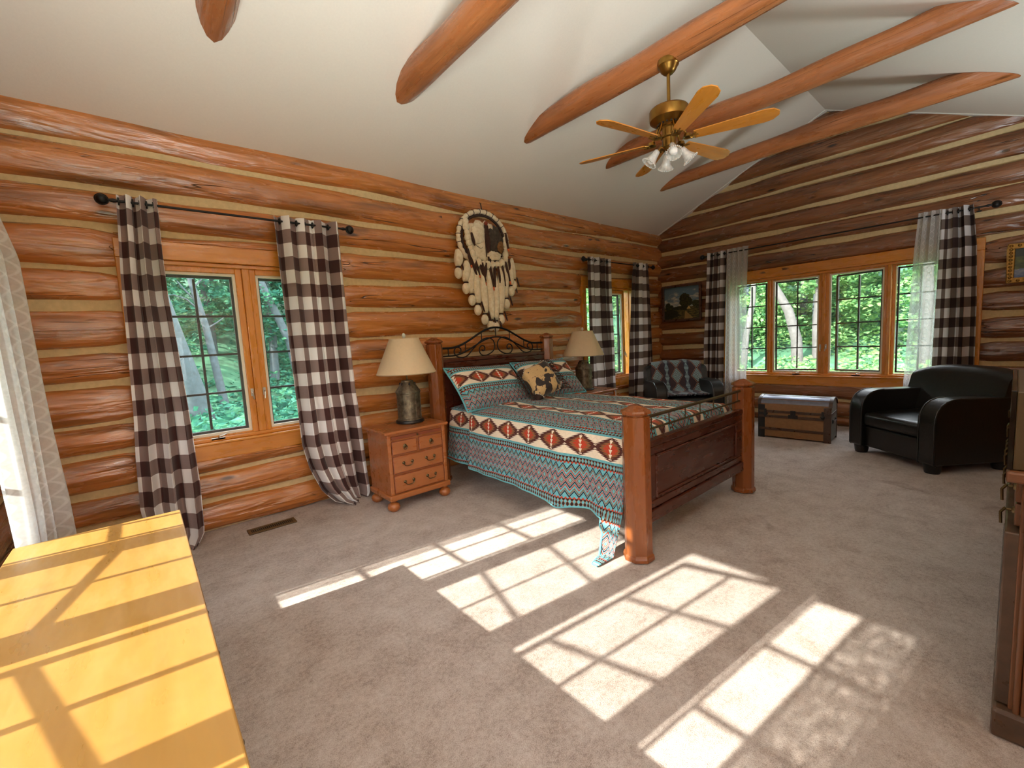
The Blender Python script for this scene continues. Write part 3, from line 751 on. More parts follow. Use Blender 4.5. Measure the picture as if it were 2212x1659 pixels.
curtain('checked curtain beside the landscape painting on the gable wall', 'curtain', mB, [(2.88, 3.57), (1.3, 3.64), (0, 3.66)], [(2.88, 3.25), (1.3, 3.29), (0, 3.31)], 2.865, 0.01, 3, .052, .98, M['plaid_grey'], PL, 18, u0=.0)
curtain('checked curtain behind the black armchair, beside the gilt framed picture', 'curtain', mB, [(2.88, .67), (1.4, .69), (0, .71)], [(2.88, .40), (2.4, .355), (1.7, .33), (0, .31)], 2.865, 0.01, 3, .055, 1.0, M['plaid_grey'], PL, 21, u0=.0)
SH = 'white lace sheers'
curtain('white lace sheer left of the four-pane window, beside the checked curtain', 'curtain', mB, [(2.9, 3.25), (0, 3.31)], [(2.88, 2.91), (2.2, 2.935), (0, 2.94)], 2.875, 0.01, 4, .025, .75, M['sheer'], SH, 31, ring=False)
curtain('white lace sheer at the right end of the four-pane window, above the black armchair arm', 'curtain', mB, [(2.88, .88), (2.4, .91), (1.8, .93), (.6, .97), (0, .98)], [(2.88, .665), (1.4, .68), (0, .72)], 2.875, 0.01, 3, .025, .62, M['sheer'], SH, 33, ring=False)
curtain('white lace sheer billowing into the room behind the yellow dresser at the left edge', 'curtain', mC, [(2.9, 3.06), (0, 3.06)], [(2.9, 3.50), (0, 3.46)], 2.87, 0.01, 4, .03, .80, M['sheer'], SH, 36, ring=False,
        push=lambda s, z: max(0, min(1, (2.82 - z) / .7)) * (.10 + .02 * min(1, (2.82 - z) / 2)) * (0.45 + .75 * s) + .04 * s * max(0, min(1, (2.8 - z) / 2)))
curtain('white lace sheer at the far end of the sunlit window, out of the photograph', 'curtain', mC, [(2.9, .50), (0, .48)], [(2.9, .85), (0, .87)], 2.87, 0.01, 4, .025, .75, M['sheer_gathered'], SH, 38, ring=False)
# ------------------------------------------------------------------ bed
BX0, BX1, BYF, BYH, BC = 2.475, 4.235, 1.645, 4.19, 3.355
bed = thing('bed', 'cherry wood post bed with black iron scroll headboard and panelled footboard', 'bed', (BC, 2.9, 0))
def B(v): return (v[0] - BC, v[1] - 2.9, v[2])
OC = PI / 8
for (px, py, h, r0) in ((BX0, BYF, 1.0, .094), (BX1, BYF, 1.0, .094), (BX0, BYH, 1.545, .092), (BX1, BYH, 1.545, .092)):
    c = B((px, py, 0)); g = G()
    g.lathe([(r0 * 1.14, .008), (r0 * 1.14, .03), (r0 * 1.08, .045), (r0, .05), (r0, h), (r0 * .86, h + .004), (r0 * .86, h + .014)], c, 8, OC)
    ps = g.make('bed_post', M['cherry'], bed, bevel=.004)
    g = G(); g.lathe([(r0 * .9, h + .012), (r0 * 1.08, h + .018), (r0 * 1.10, h + .030), (r0 * 1.04, h + .040), (r0 * .3, h + .072), (0.0005, h + .078)], c, 8, OC)
    g.make('post_cap', M['cherry'], ps, bevel=.002)
def bb(nm, x0, x1, y0, y1, z0, z1, m='cherry_x', bev=.006, par=None): 
    a, b = B((x0, y0, z0)), B((x1, y1, z1)); return G().box(a[0], b[0], a[1], b[1], a[2], b[2]).make(nm, M[m], par or bed, bevel=bev)
xa, xb = BX0 + .06, BX1 - .06
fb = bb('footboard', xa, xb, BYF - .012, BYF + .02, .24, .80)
bb('top_rail', xa, xb, BYF - .03, BYF + .03, .76, .805, par=fb); bb('top_rail', xa, xb, BYF - .022, BYF + .024, .70, .757, par=fb)
bb('bottom_rail', xa, xb, BYF - .022, BYF + .024, .315, .37, par=fb); bb('bottom_rail', xa, xb, BYF - .036, BYF + .03, .225, .31, par=fb)
bb('stile', xa, xa + .14, BYF - .022, BYF + .024, .372, .698, par=fb); bb('stile', xb - .14, xb, BYF - .022, BYF + .024, .372, .698, par=fb)
g = G(); a = B((xa + .15, BYF - .019, .385)); b = B((xb - .15, BYF, .685)); P = [(a[0], a[2]), (b[0], a[2]), (b[0], b[2]), (a[0], b[2])]
for i in range(4): p, q = P[i], P[(i + 1) % 4]; g.tube([(p[0], a[1], p[1]), (q[0], a[1], q[1])], .011, 8)
g.make('panel_moulding', M['cherry_x'], fb, smooth=60)
for z, r in ((.97, .012), (.88, .008)): G().tube([B((xa - .02, BYF, z)), B((xb + .02, BYF, z))], r, 10).make('foot_rail', M['rail'], bed, smooth=60)
for k in range(7):
    x = xa + .13 + k * (xb - xa - .2) / 6; G().tube([B((x, BYF, .88)), B((x, BYF, .965))], .005, 6).make('rail_spindle', M['rail'], bed, smooth=60)
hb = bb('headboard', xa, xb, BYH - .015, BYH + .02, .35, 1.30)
bb('top_rail', xa, xb, BYH - .035, BYH + .035, 1.335, 1.372, par=hb); bb('top_rail', xa, xb, BYH - .026, BYH + .026, 1.27, 1.333, par=hb); bb('stile', xa, xa + .13, BYH - .028, BYH + .026, .5, 1.27, par=hb); bb('stile', xb - .13, xb, BYH - .028, BYH + .026, .5, 1.27, par=hb)
bb('bottom_rail', xa, xb, BYH - .028, BYH + .026, .36, .5, par=hb)
for x in (BX0 + .055, BX1 - .085): bb('side_rail', x, x + .03, BYF + .05, BYH - .05, .25, .42, 'cherry')
# iron crest: two arches, ties and scrolls
cr = bb('iron_crest', xa, xb, BYH - .006, BYH + .006, 1.376, 1.384, 'iron', .002)
def arch(x, w_, lo, hi): 
    s = abs(x - BC) / w_; 
    return lo + (hi - lo) * (0.5 + 0.5 * math.cos(PI * min(1, s))) if s < 1 else lo
def curve(fn, n=48): return [B(fn(i / n)) for i in range(n + 1)]
lo = lambda t: (xa + (xb - xa) * t, BYH, arch(xa + (xb - xa) * t, .68, 1.495, 1.715))
li = lambda t: (xa + (xb - xa) * t, BYH, arch(xa + (xb - xa) * t, .66, 1.405, 1.60))
G().tube(curve(lo), .0125, 8).make('iron_arch', M['iron'], cr, smooth=60); G().tube(curve(li), .009, 8).make('iron_arch', M['iron'], cr, smooth=60)
for x in (-.70, -.46, -.22, 0, .22, .46, .70):
    X_ = BC + x; G().tube([B((X_, BYH, arch(X_, .66, 1.405, 1.60))), B((X_, BYH, arch(X_, .68, 1.495, 1.715)))], .006, 6).make('iron_tie', M['iron'], cr, smooth=60)
def spiral(cx, cz, r0, r1, a0, turns, n=40): return [(cx + (r0 + (r1 - r0) * k / n) * math.cos(a0 + 2 * PI * turns * k / n), BYH, cz + (r0 + (r1 - r0) * k / n) * math.sin(a0 + 2 * PI * turns * k / n)) for k in range(n + 1)]
for s in (-1, 1):
    # a lying S: a large inner loop that ends in a spiral, and a long arm to the outer spiral
    big = []
    for k in range(41):
        a = R_(205) + R_(-250) * k / 40 if s < 0 else 0
        a = R_(200 - 235 * k / 40); big.append((s * (-.0) + s * (.175 - .0) + s * -.165 * math.cos(a) * -1, BYH, 1.50 + .105 * math.sin(a)))
    # main path given by points (mirrored by s), x measured from the centre
    pts = [(.22, 1.465), (.245, 1.475), (.24, 1.50), (.21, 1.512), (.175, 1.50), (.16, 1.465), (.165, 1.425), (.20, 1.395), (.25, 1.392), (.30, 1.42), (.315, 1.47), (.30, 1.53), (.25, 1.578), (.18, 1.592)]
    pin = [(.20, 1.455), (.225, 1.447), (.238, 1.468), (.222, 1.498), (.185, 1.503), (.150, 1.478), (.143, 1.432), (.165, 1.393), (.20, 1.384)]
    loop = [(.20, 1.384), (.13, 1.39), (.05, 1.43), (.022, 1.49), (.04, 1.555), (.10, 1.590), (.18, 1.583), (.27, 1.535), (.36, 1.46), (.44, 1.395), (.52, 1.378), (.59, 1.40), (.62, 1.445), (.60, 1.49), (.555, 1.498), (.525, 1.475), (.53, 1.445), (.555, 1.437)]
    allp = [Vector((BC + s * x, BYH + .004, z)) for x, z in ([(.225, 1.455), (.205, 1.438), (.180, 1.450), (.178, 1.482), (.205, 1.502), (.245, 1.490), (.262, 1.450), (.245, 1.405)] + loop)]
    # smooth with Catmull-Rom
    sm = []
    for i in range(len(allp) - 1):
        p0, p1, p2, p3 = allp[max(i - 1, 0)], allp[i], allp[i + 1], allp[min(i + 2, len(allp) - 1)]
        for k in range(5):
            t = k / 5; sm.append(.5 * ((2 * p1) + (p2 - p0) * t + (2 * p0 - 5 * p1 + 4 * p2 - p3) * t * t + (3 * p1 - p0 - 3 * p2 + p3) * t ** 3))
    sm.append(allp[-1]); G().tube([B(p) for p in sm], .0075, 8).make('iron_scroll', M['iron'], cr, smooth=60)
# mattress and box spring
bb('box_spring', 2.56, 4.15, 1.74, 4.08, .30, .52, 'trim', .02); bb('mattress', 2.555, 4.155, 1.735, 4.09, .53, .79, 'trim', .05)
# ------------------------------------------------------------------ quilt
XT0, XT1, ZT = 2.56, 4.16, .835
NS, NT, NR = 64, 100, 26
ys = [4.07 - (4.07 - 1.80) * i / 150 for i in range(151)]; tuck = [1.775, 1.755, 1.745, 1.742, 1.74, 1.74]
rows = [(y, 0.0) for y in ys] + [(t, d) for t, d in zip(tuck, (.01, .035, .08, .14, .22, .30))]
def drop(y):
    return float(np.interp(y, [1.70, 1.76, 1.79, 1.83, 1.86, 1.92, 2.05, 2.2, 2.32, 2.45, 3.0, 3.6, 4.1], [1.02, 1.02, 1.00, .90, .74, .665, .64, .645, .67, .645, .635, .62, .60]))
def zdome(x, y):
    s = (x - XT0) / (XT1 - XT0); e = min(1, max(0, s) / .12, max(0, 1 - s) / .12)
    return ZT + .028 * math.sin(PI * min(1, max(0, s))) + .006 * math.sin(x * 9 + y * 5) + .005 * math.sin(y * 11 - x * 4)
P = []; U = []
for y, dn in rows:
    pr = []; ur = []; dl = drop(min(y, 4.1)); yy = y
    for j in range(NS):                                   # left side, from the hem up
        c = -dl * (1 - j / NS); d = -c
        back = 0.075 * max(0, min(1, (y - 3.60) / .05)) if y > 3.5 else 0
        if d < .14: a = d / .14 * PI / 2; x = XT0 - .085 * math.sin(a); z = ZT - .085 * (1 - math.cos(a)) - .0
        else: x = XT0 - .085 - (d - .14) * .11; z = ZT - .085 - (d - .14)
        rip = .012 * math.sin(y * 9 + .6) * min(1, d / .4) + .02 * math.sin(y * 4.1 + 1.0) * min(1, d / .5) + .006 * math.sin(y * 23 + d * 6) * min(1, d / .3)
        yo = 0.0
        if y < 2.5: rip -= .06 * math.exp(-((y - 2.32) / .12) ** 2) * min(1, d / .6) - .05 * math.exp(-((y - 2.06) / .1) ** 2) * min(1, d / .6)
        if dn > 0 or y < 1.9:
            k = max(0, d - .55); x -= .22 * k; yo = .03 * min(1, k * 2)
        x += rip * .8 + back
        if z < .012: x -= (.012 - z) * .8; z = .012 + .004 * math.sin(y * 40)
        yl = max(y, 1.752) + (.012 if dn > 0 else 0) - dn * .02
        yl = y if dn == 0 else 1.80 - .06 * min(1, dn / .12)
        pr.append((x, yl + yo, z)); ur.append((y if dn == 0 else 1.80 - dn * .9, c + .155))
    for j in range(NT + 1):                               # top
        x = XT0 + (XT1 - XT0) * j / NT; pr.append((x, yy, zdome(x, y) - dn)); ur.append((y if dn == 0 else 1.80 - dn, (x - XT0) + .155))
    for j in range(1, NR + 1):                            # right side
        d = .55 * j / NR
        if d < .14: a = d / .14 * PI / 2; x = XT1 + .085 * math.sin(a); z = ZT - .085 * (1 - math.cos(a))
        else: x = XT1 + .085 + (d - .14) * .1; z = ZT - .085 - (d - .14)
        pr.append((x + .01 * math.sin(y * 8) * min(1, d / .3), yy if dn == 0 else max(y, 1.752), z - (dn if d < .1 else dn * .0))); ur.append((y if dn == 0 else 1.80 - dn, 1.6 + d + .155))
    P.append(pr); U.append(ur)
P = np.array(P); U = np.array(U); U[..., 1] = np.where(U[..., 1] < -.47, -.94 - U[..., 1], U[..., 1])
qo = np.array((BC, 2.9, .86)); quilt = thing('quilt', 'turquoise, rust and cream zigzag quilt spread over the bed, one corner trailing on the carpet', 'quilt', tuple(qo))
G().grid(P - qo, U).make('quilt_cloth', M['aztec'], quilt, smooth=180, solid=.010)
hem = [tuple(P[i, 0] - qo) for i in range(0, len(rows) - 1, 2)]
G().tube(hem, .008, 6).make('binding', M['turq'], quilt, smooth=60)
# ------------------------------------------------------------------ pillows
def pillow_grid(w_, h_, t_, n=26, m=18, sag=0.0, pinch=.16, seed=0):
    r = random.Random(seed); ph = r.uniform(0, 6)
    out = []
    for sgn in (1, -1):
        P = np.zeros((m + 1, n + 1, 3)); U = np.zeros((m + 1, n + 1, 2))
        for i in range(m + 1):
            for j in range(n + 1):
                a, b = -1 + 2 * j / n, -1 + 2 * i / m
                e = max(0, (1 - a ** 4)) ** .5 * max(0, (1 - b ** 4)) ** .5
                x = a * w_ / 2 * (1 - .05 * (1 - b * b) * abs(a)); z = b * h_ / 2 * (1 - .07 * (1 - a * a) * abs(b))
                d = sgn * t_ / 2 * e * (1 + .08 * math.sin(3 * a + ph) * math.cos(2.5 * b + ph)) - .0
                P[i, j] = (x, -d, z); U[i, j] = (x, z)
        out.append((P, U))
    return out
def sham(label, loc, rx, rz, ry, w_=.93, h_=.60, t_=.20, uo=0.0, seed=1):
    t = thing('pillow', label, 'pillow', loc); t.rotation_euler = (rx, ry, rz)
    g = G()
    for P, U in pillow_grid(w_, h_, t_, seed=seed): g.grid(P, U * np.array((1.0, 1.0)) + np.array((uo, -.085)))
    g.make('pillow_cover', M['aztec'], t, smooth=180)
    e = []
    for k in range(80):
        q = k / 80 * 4; s = int(q); f = q - s; a, b = [(-1 + 2 * f, -1), (1, -1 + 2 * f), (1 - 2 * f, 1), (-1, 1 - 2 * f)][s]
        e.append((a * w_ / 2 * (1 - .05 * (1 - b * b) * abs(a)), 0, b * h_ / 2 * (1 - .07 * (1 - a * a) * abs(b))))
    G().tube(e, .010, 6, closed=True).make('piping', M['turq'], t, smooth=60)
sham('zigzag and diamond patterned pillow leaning on the left half of the headboard', (2.955, 3.84, 1.045), R_(-43), R_(2), R_(2), w_=.96, uo=.02, seed=2)
sham('zigzag and diamond patterned pillow on the right half of the bed, behind the cowhide cushion', (3.92, 3.86, 1.045), R_(-43), R_(-2), 0, w_=.92, uo=.05, seed=3)
cw = thing('cushion', 'small square cowhide cushion with brown fringe and silver studs between the pillows', 'cushion', (3.47, 3.55, 1.075)); cw.rotation_euler = (R_(-34), R_(-16), R_(-8))
g = G()
for P, U in pillow_grid(.40, .42, .17, seed=6): g.grid(P, U)
g.make('hide_cover', M['hide'], cw, smooth=180)
for (sx, sz) in ((-1, 1), (-1, -1), (1, 1), (1, -1)):
    n = 8; Pq = np.zeros((n + 1, n + 1, 3))
    for i in range(n + 1):
        for j in range(n + 1):
            a, b = sx * (1 - .42 * j / n), sz * (1 - .42 * i / n)
            if j + i > n: a, b = sx * (1 - .42 * j / n * n / (i + j)), sz * (1 - .42 * i / n * n / (i + j))
            e = max(0, (1 - a ** 4)) ** .5 * max(0, (1 - b ** 4)) ** .5
            Pq[i, j] = (a * .2, -(.0850 * e + .006), b * .21)
    cp = G().grid(Pq).make('suede_corner', M['suede'], cw, smooth=180)
    for k in range(5):
        f = (k + .5) / 5; a, b = sx * (1 - .42 * f), sz * (1 - .42 * (1 - f)); e = max(0, (1 - a ** 4)) ** .5 * max(0, (1 - b ** 4)) ** .5
        G().ball((a * .2, -(.085 * e + .009), b * .21), .0085, 8, 5, (1, .6, 1)).make('stud', M['nickel'], cp, smooth=60)
for side in (-1, 1):
    g = G(); r = random.Random(4)
    for k in range(40):
        z = -.2 + .4 * k / 39; x0 = side * .197
        g.tube([(x0, 0, z), (x0 + side * .04, -.012 + r.uniform(-.02, .02), z - .02 + r.uniform(-.015, .01)), (x0 + side * (.075 + r.uniform(-.01, .015)), -.02 + r.uniform(-.03, .02), z - .055 + r.uniform(-.02, .01))], [.0045, .004, .002], 5)
    g.make('fringe', M['suede'], cw, smooth=60, kind='stuff')
# ------------------------------------------------------------------ nightstands
def nightstand(label, loc, grp=None):
    t = thing('nightstand', label, 'nightstand', loc); W, D, H = .62, .46, .745
    def bx(nm, x0, x1, y0, y1, z0, z1, m='stand', par=None, bev=.004): return G().box(x0, x1, y0, y1, z0, z1).make(nm, M[m], par or t, bevel=bev)
    bx('carcass', -W / 2, W / 2, -D / 2 + .02, D / 2, .135, .735)
    bx('top', -W / 2 - .03, W / 2 + .03, -D / 2 - .02, D / 2 + .02, .738, .765, 'stand', None, .009)
    bx('base_moulding', -W / 2 - .02, W / 2 + .02, -D / 2 - .012, D / 2 + .01, .105, .16, 'stand', None, .014)
    for x in (-W / 2 + .018, W / 2 - .018): bx('corner_moulding', x - .018, x + .018, -D / 2 + .004, -D / 2 + .03, .16, .735, 'stand', None, .006)
    sl = bx('pull_out_slide', -W / 2 + .045, W / 2 - .045, -D / 2 + .008, -D / 2 + .03, .682, .712, 'stand_dark', None, .003)
    G().ball((.0, -D / 2, .695), .010, 8, 6).make('knob', M['pull'], sl, smooth=60)
    def drawer(x0, x1, z0, z1, kind):
        dr = bx('drawer', x0, x1, -D / 2 + .002, -D / 2 + .03, z0, z1, 'stand', None, .006)
        g = G()
        for p, q in (((x0, z0), (x1, z0)), ((x1, z0), (x1, z1)), ((x1, z1), (x0, z1)), ((x0, z1), (x0, z0))): g.tube([(p[0], -D / 2 + .008, p[1]), (q[0], -D / 2 + .008, q[1])], .006, 6)
        g.make('drawer_bead', M['stand_dark'], dr, smooth=60)
        cz = (z0 + z1) / 2; y = -D / 2 - .002
        if kind == 'ring':
            cx = (x0 + x1) / 2; g = G(); g.lathe([(.020, 0), (.017, -.005), (.006, -.007)], (cx, y, cz + .008), 14, axis='y'); g.ball((cx, y - .008, cz + .014), .007, 8, 5)
            g.tube([(cx + .019 * math.cos(a), y - .010, cz - .004 + .019 * math.sin(a)) for a in [2 * PI * k / 16 for k in range(16)]], .0035, 6, closed=True); g.make('ring_pull', M['pull'], dr, smooth=60)
        else:
            for cx in (x0 + .145, x1 - .145):
                g = G()
                for s in (-1, 1): g.lathe([(.015, 0), (.013, -.005), (.006, -.007), (.006, -.014), (.0005, -.016)], (cx + s * .045, y, cz + .012), 12, axis='y')
                g.tube([(cx + s_ * .045 * 1.0, y - .013, cz + .012 - d_) for s_, d_ in ((-1, 0), (-1.02, .012), (-.75, .028), (-.4, .034), (0, .033), (.4, .034), (.75, .028), (1.02, .012), (1, 0))], .0042, 6); g.make('bail_pull', M['pull'], dr, smooth=60)
    a, b = -W / 2 + .045, W / 2 - .045
    drawer(a, -.014, .540, .660, 'ring'); drawer(.014, b, .540, .660, 'ring'); drawer(a, b, .360, .515, 'bail'); drawer(a, b, .175, .335, 'bail')
    for x in (-W / 2 + .03, W / 2 - .03):
        for y in (-D / 2 + .04, D / 2 - .05):
            g = G(); g.lathe([(.034, .11), (.034, .098), (.02, .094), (.02, .088), (.030, .084), (.052, .066), (.060, .044), (.054, .02), (.034, .004), (.030, .0)], (x, y, 0), 20); g.make('bun_foot', M['stand'], t, smooth=40)
    return t
nightstand('wooden nightstand with two small and two wide drawers, left of the bed', (1.955, 3.965, 0))
nightstand('wooden nightstand mostly hidden behind the bed, under the right lamp', (4.95, 4.05, 0))
def lamp(label, loc, rz):
    t = thing('table_lamp', label, 'lamp', loc, rz)
    G().lathe([(.140, 0), (.145, .008), (.140, .026), (.128, .030)], (0, 0, 0), 32).make('base', M['black'], t, smooth=40)
    b = G().lathe([(.124, .030), (.124, .045), (.118, .05), (.118, .300), (.122, .303), (.122, .312), (.118, .316)], (0, 0, 0), 40).make('lantern_body', M['pewter'], t, smooth=40)
    G().lathe([(.128, .314), (.126, .320), (.062, .415), (.060, .43), (.02, .435)], (0, 0, 0), 40).make('cone_top', M['pewter'], t, smooth=40)
    for k in range(6): a = k * PI / 3 + .3; G().ball((.077 * math.cos(a), .077 * math.sin(a), .396), .014, 10, 6, (.7, .7, 1.1)).make('vent_hole', M['black'], b, smooth=60)
    g = G()
    for a in (-1.45, -.75): g.tube([(.120 * math.cos(a), .120 * math.sin(a), z) for z in (.055, .17, .296)], .004, 6)
    for z in (.055, .296): g.tube([(.120 * math.cos(a), .120 * math.sin(a), z) for a in np.linspace(-1.45, -.75, 10)], .004, 6)
    g.make('door_frame', M['pewter'], b, smooth=60)
    a = -1.5; g = G(); g.tube([(.124 * math.cos(a + q), .124 * math.sin(a + q), z) for q, z in ((.06, .19), (-.02, .19), (-.12, .20), (-.16, .175), (-.10, .15), (-.06, .165))], .004, 6); g.ball((.126 * math.cos(a + .04), .126 * math.sin(a + .04), .19), .010, 8, 6); g.make('door_latch', M['pewter'], b, smooth=60)
    sh = G().lathe([(.292, .500), (.297, .508), (.292, .516), (.148, .845), (.150, .852), (.146, .856)], (0, 0, 0), 56); sh.f = [q for q in sh.f if len(q) == 4]
    sh.make('lamp_shade', M['shade'], t, smooth=50, solid=.004)
    G().tube([(0, 0, .43), (0, 0, .86)], .006, 8).make('lamp_stem', M['pull'], t, smooth=60)
    g = G()
    for k in range(3): q = 2 * PI * k / 3; g.tube([(0, 0, .845), (.147 * math.cos(q), .147 * math.sin(q), .848)], .0025, 5)
    g.make('shade_spider', M['pull'], t, smooth=60)
    G().ball((0, 0, .885), .022, 12, 8, (.85, .85, 1.2)).make('finial', M['stone'], t, smooth=60)
lamp('punched tin lantern lamp with cream shade on the nightstand left of the bed', (2.05, 4.05, .766), 0)
lamp('punched tin lantern lamp with cream shade beyond the bed, before the checked curtain', (4.91, 4.12, .766), .3)
# ------------------------------------------------------------------ fur wall hanging
dc = thing('wall_hanging', 'large cream fur and feather medallion hung on the logs above the bed', 'wall hanging', (3.47, 4.47, 2.83))
ring = lambda rx, rz, n=48, y=0.0, a0=0, a1=2 * PI: [(rx * math.cos(a0 + (a1 - a0) * k / n), y, rz * math.sin(a0 + (a1 - a0) * k / n)) for k in range(n)]
rr = [.028 + .005 * math.sin(k * 3.1) for k in range(64)]
G().tube(ring(.385, .345, 64), rr, 10, closed=True).make('fur_ring', M['fur'], dc, smooth=180)
for k in range(14): a = R_(-10 + k * 200 / 13); G().tube([(.385 * math.cos(a) + .033 * math.cos(q) * math.cos(a), .033 * math.sin(q), .345 * math.sin(a) + .033 * math.cos(q) * math.sin(a)) for q in [2 * PI * e / 10 for e in range(10)]], .004, 5, closed=True).make('lacing', M['suede'], dc, smooth=60)
G().tube(ring(.335, .30, 64), .016, 8, closed=True).make('inner_hoop', M['suede'], dc, smooth=180)
r = random.Random(8)
def ragged(nm, cx, cz, rx, rz, y0, bulge, rag, mat, seed, n=44, m=9):
    q_ = random.Random(seed); ed = [1 + rag * (.6 * math.sin(5 * 2 * PI * k / n + seed) + .5 * math.sin(11 * 2 * PI * k / n + 2 * seed)) + q_.uniform(-rag, rag) * .8 for k in range(n)]; Pq = np.zeros((m + 1, n, 3))
    for i in range(m + 1):
        for k in range(n):
            a = 2 * PI * k / n; f = i / m; q = f * (1 + (ed[k] - 1) * f); Pq[i, k] = (cx + rx * q * math.cos(a), y0 - bulge * (1 - f * f) - q_.uniform(0, .010) * (f < 1), cz + rz * q * math.sin(a))
    return G().grid(Pq, wrap=True).make(nm, M[mat], dc, smooth=180, solid=.008)
ragged('hide_panel', -.03, -.02, .255, .245, -.03, .03, .10, 'fur', 3)
ragged('hide_panel', -.13, .06, .10, .13, -.062, .02, .10, 'fur', 5)
ragged('dark_pelt', .145, .0, .115, .175, -.062, .035, .13, 'fur_grey', 7)
ragged('brown_pelt', .19, -.09, .05, .075, -.095, .02, .12, 'fur_brown', 9)
ragged('hide_panel', .10, -.20, .12, .055, -.066, .025, .14, 'fur', 11)
g = G()
for k in range(7): g.tube([(-.0 + .008 * k - .02, -.06, .17), (.0 + .012 * k - .03, -.075, 0.0), (.01 * k - .02 + .02 * math.sin(k), -.07, -.22 - .02 * k)], .007, 6)
g.make('beaded_strand', M['fur_dark'], dc, smooth=60)
G().ball((.0, -.065, .19), .026, 10, 8).make('bead', M['red'], dc, smooth=60)
G().tube([(-.20, -.055, .02), (-.17, -.06, -.09), (-.10, -.062, -.13), (-.04, -.06, -.09), (-.01, -.06, .02)], .0035, 5).make('cord', M['iron'], dc, smooth=60)
def knotrow(pts, rad, nm='fur_braid'):
    for k, p in enumerate(pts): G().ball(p, rad * (1 + .15 * math.sin(k * 2.3)), 10, 7, (1, .8, 1.15)).make(nm, M['fur'], dc, smooth=180)
knotrow([(-.30 + .004 * k * k * .5, -.05, .18 - .062 * k) for k in range(8)], .042); knotrow([(.315 - .003 * k * k * .3, -.05, .02 - .062 * k) for k in range(6)], .042)
knotrow([(-.22 + .075 * k, -.055, -.285 - .035 * math.sin(PI * k / 6)) for k in range(7)], .045)
def feather(p, l, w_, ang, tip=True):
    x, y, z = p; dx, dz = math.sin(ang), -math.cos(ang); Pq = np.zeros((7, 5, 3))
    for i in range(7):
        f = i / 6; ww = w_ * math.sin(PI * min(1, .12 + f * .8)) ** .6
        for j in range(5): e = -1 + j / 2; Pq[i, j] = (x + dx * l * f + e * ww * dz * -1, y - .012 * (1 - e * e) - .01 * f, z + dz * l * f + e * ww * dx)
    o = G().grid(Pq).make('feather', M['fur_dark'], dc, smooth=180, solid=.003)
    if tip:
        G().grid(Pq[5:] * 1.0 + np.array((dx * l * .15, -.002, dz * l * .15))).make('feather_tip', M['orange'], o, smooth=180, solid=.003)
for k, (x, z, l, a) in enumerate(((-.31, -.15, .2, .15), (-.27, -.25, .22, .3), (-.21, -.27, .2, .25), (-.15, -.30, .24, .35), (-.10, -.30, .25, .1), (-.04, -.30, .20, -.2), (.02, -.32, .28, .1), (.09, -.32, .28, -.05), (.15, -.33, .29, .12), (.22, -.30, .28, .1), (.28, -.26, .26, .2), (.34, -.22, .26, .1), (.31, .10, .2, .1), (-.24, .05, .16, .2))): feather((x, -.075, z), l, .022, a, k % 2 == 0)
# hanging fur tails, each ending in a ball
TL = [(-.445, -.16, -.36, .055), (-.345, -.29, -.54, .055), (-.265, -.31, -.68, .05), (-.185, -.36, -.80, .05), (-.085, -.34, -.92, .058), (.005, -.38, -1.00, .05), (.090, -.36, -1.01, .056), (.185, -.34, -.92, .055), (.29, -.30, -.72, .05), (.385, -.24, -.55, .048), (.43, -.20, -.47, .042)]
for k, (x, z0, z1, rd) in enumerate(TL):
    n = 12; pts = [(x + .015 * math.sin(k + i * .3), -.045 - .012 * (k % 2), z0 + (z1 - z0) * i / n) for i in range(n + 1)]
    tl = G().tube(pts, [rd * (.12 + .88 * math.sin(PI * min(1, .03 + .87 * i / n)) ** .6) for i in range(n + 1)], 12).make('fur_tail', M['fur'], dc, smooth=180)
    G().tube([(x + .024 * math.cos(a), -.047 + .024 * math.sin(a), z1 - .012) for a in [2 * PI * e / 10 for e in range(10)]], .009, 6, closed=True).make('tie', M['suede'], tl, smooth=60)
    G().ball((x - .008, -.05, z1 - .085), .056, 12, 9, (.9, .8, 1.22)).make('fur_ball', M['fur'], tl, smooth=180)
    feather((x + .045, -.06, z1 + .02), .13, .013, .25, False)
G().tube([(-.0, .0, .36), (0, .02, .45), (0.01, .05, .47)], .006, 6).make('hook', M['iron'], dc, smooth=60)
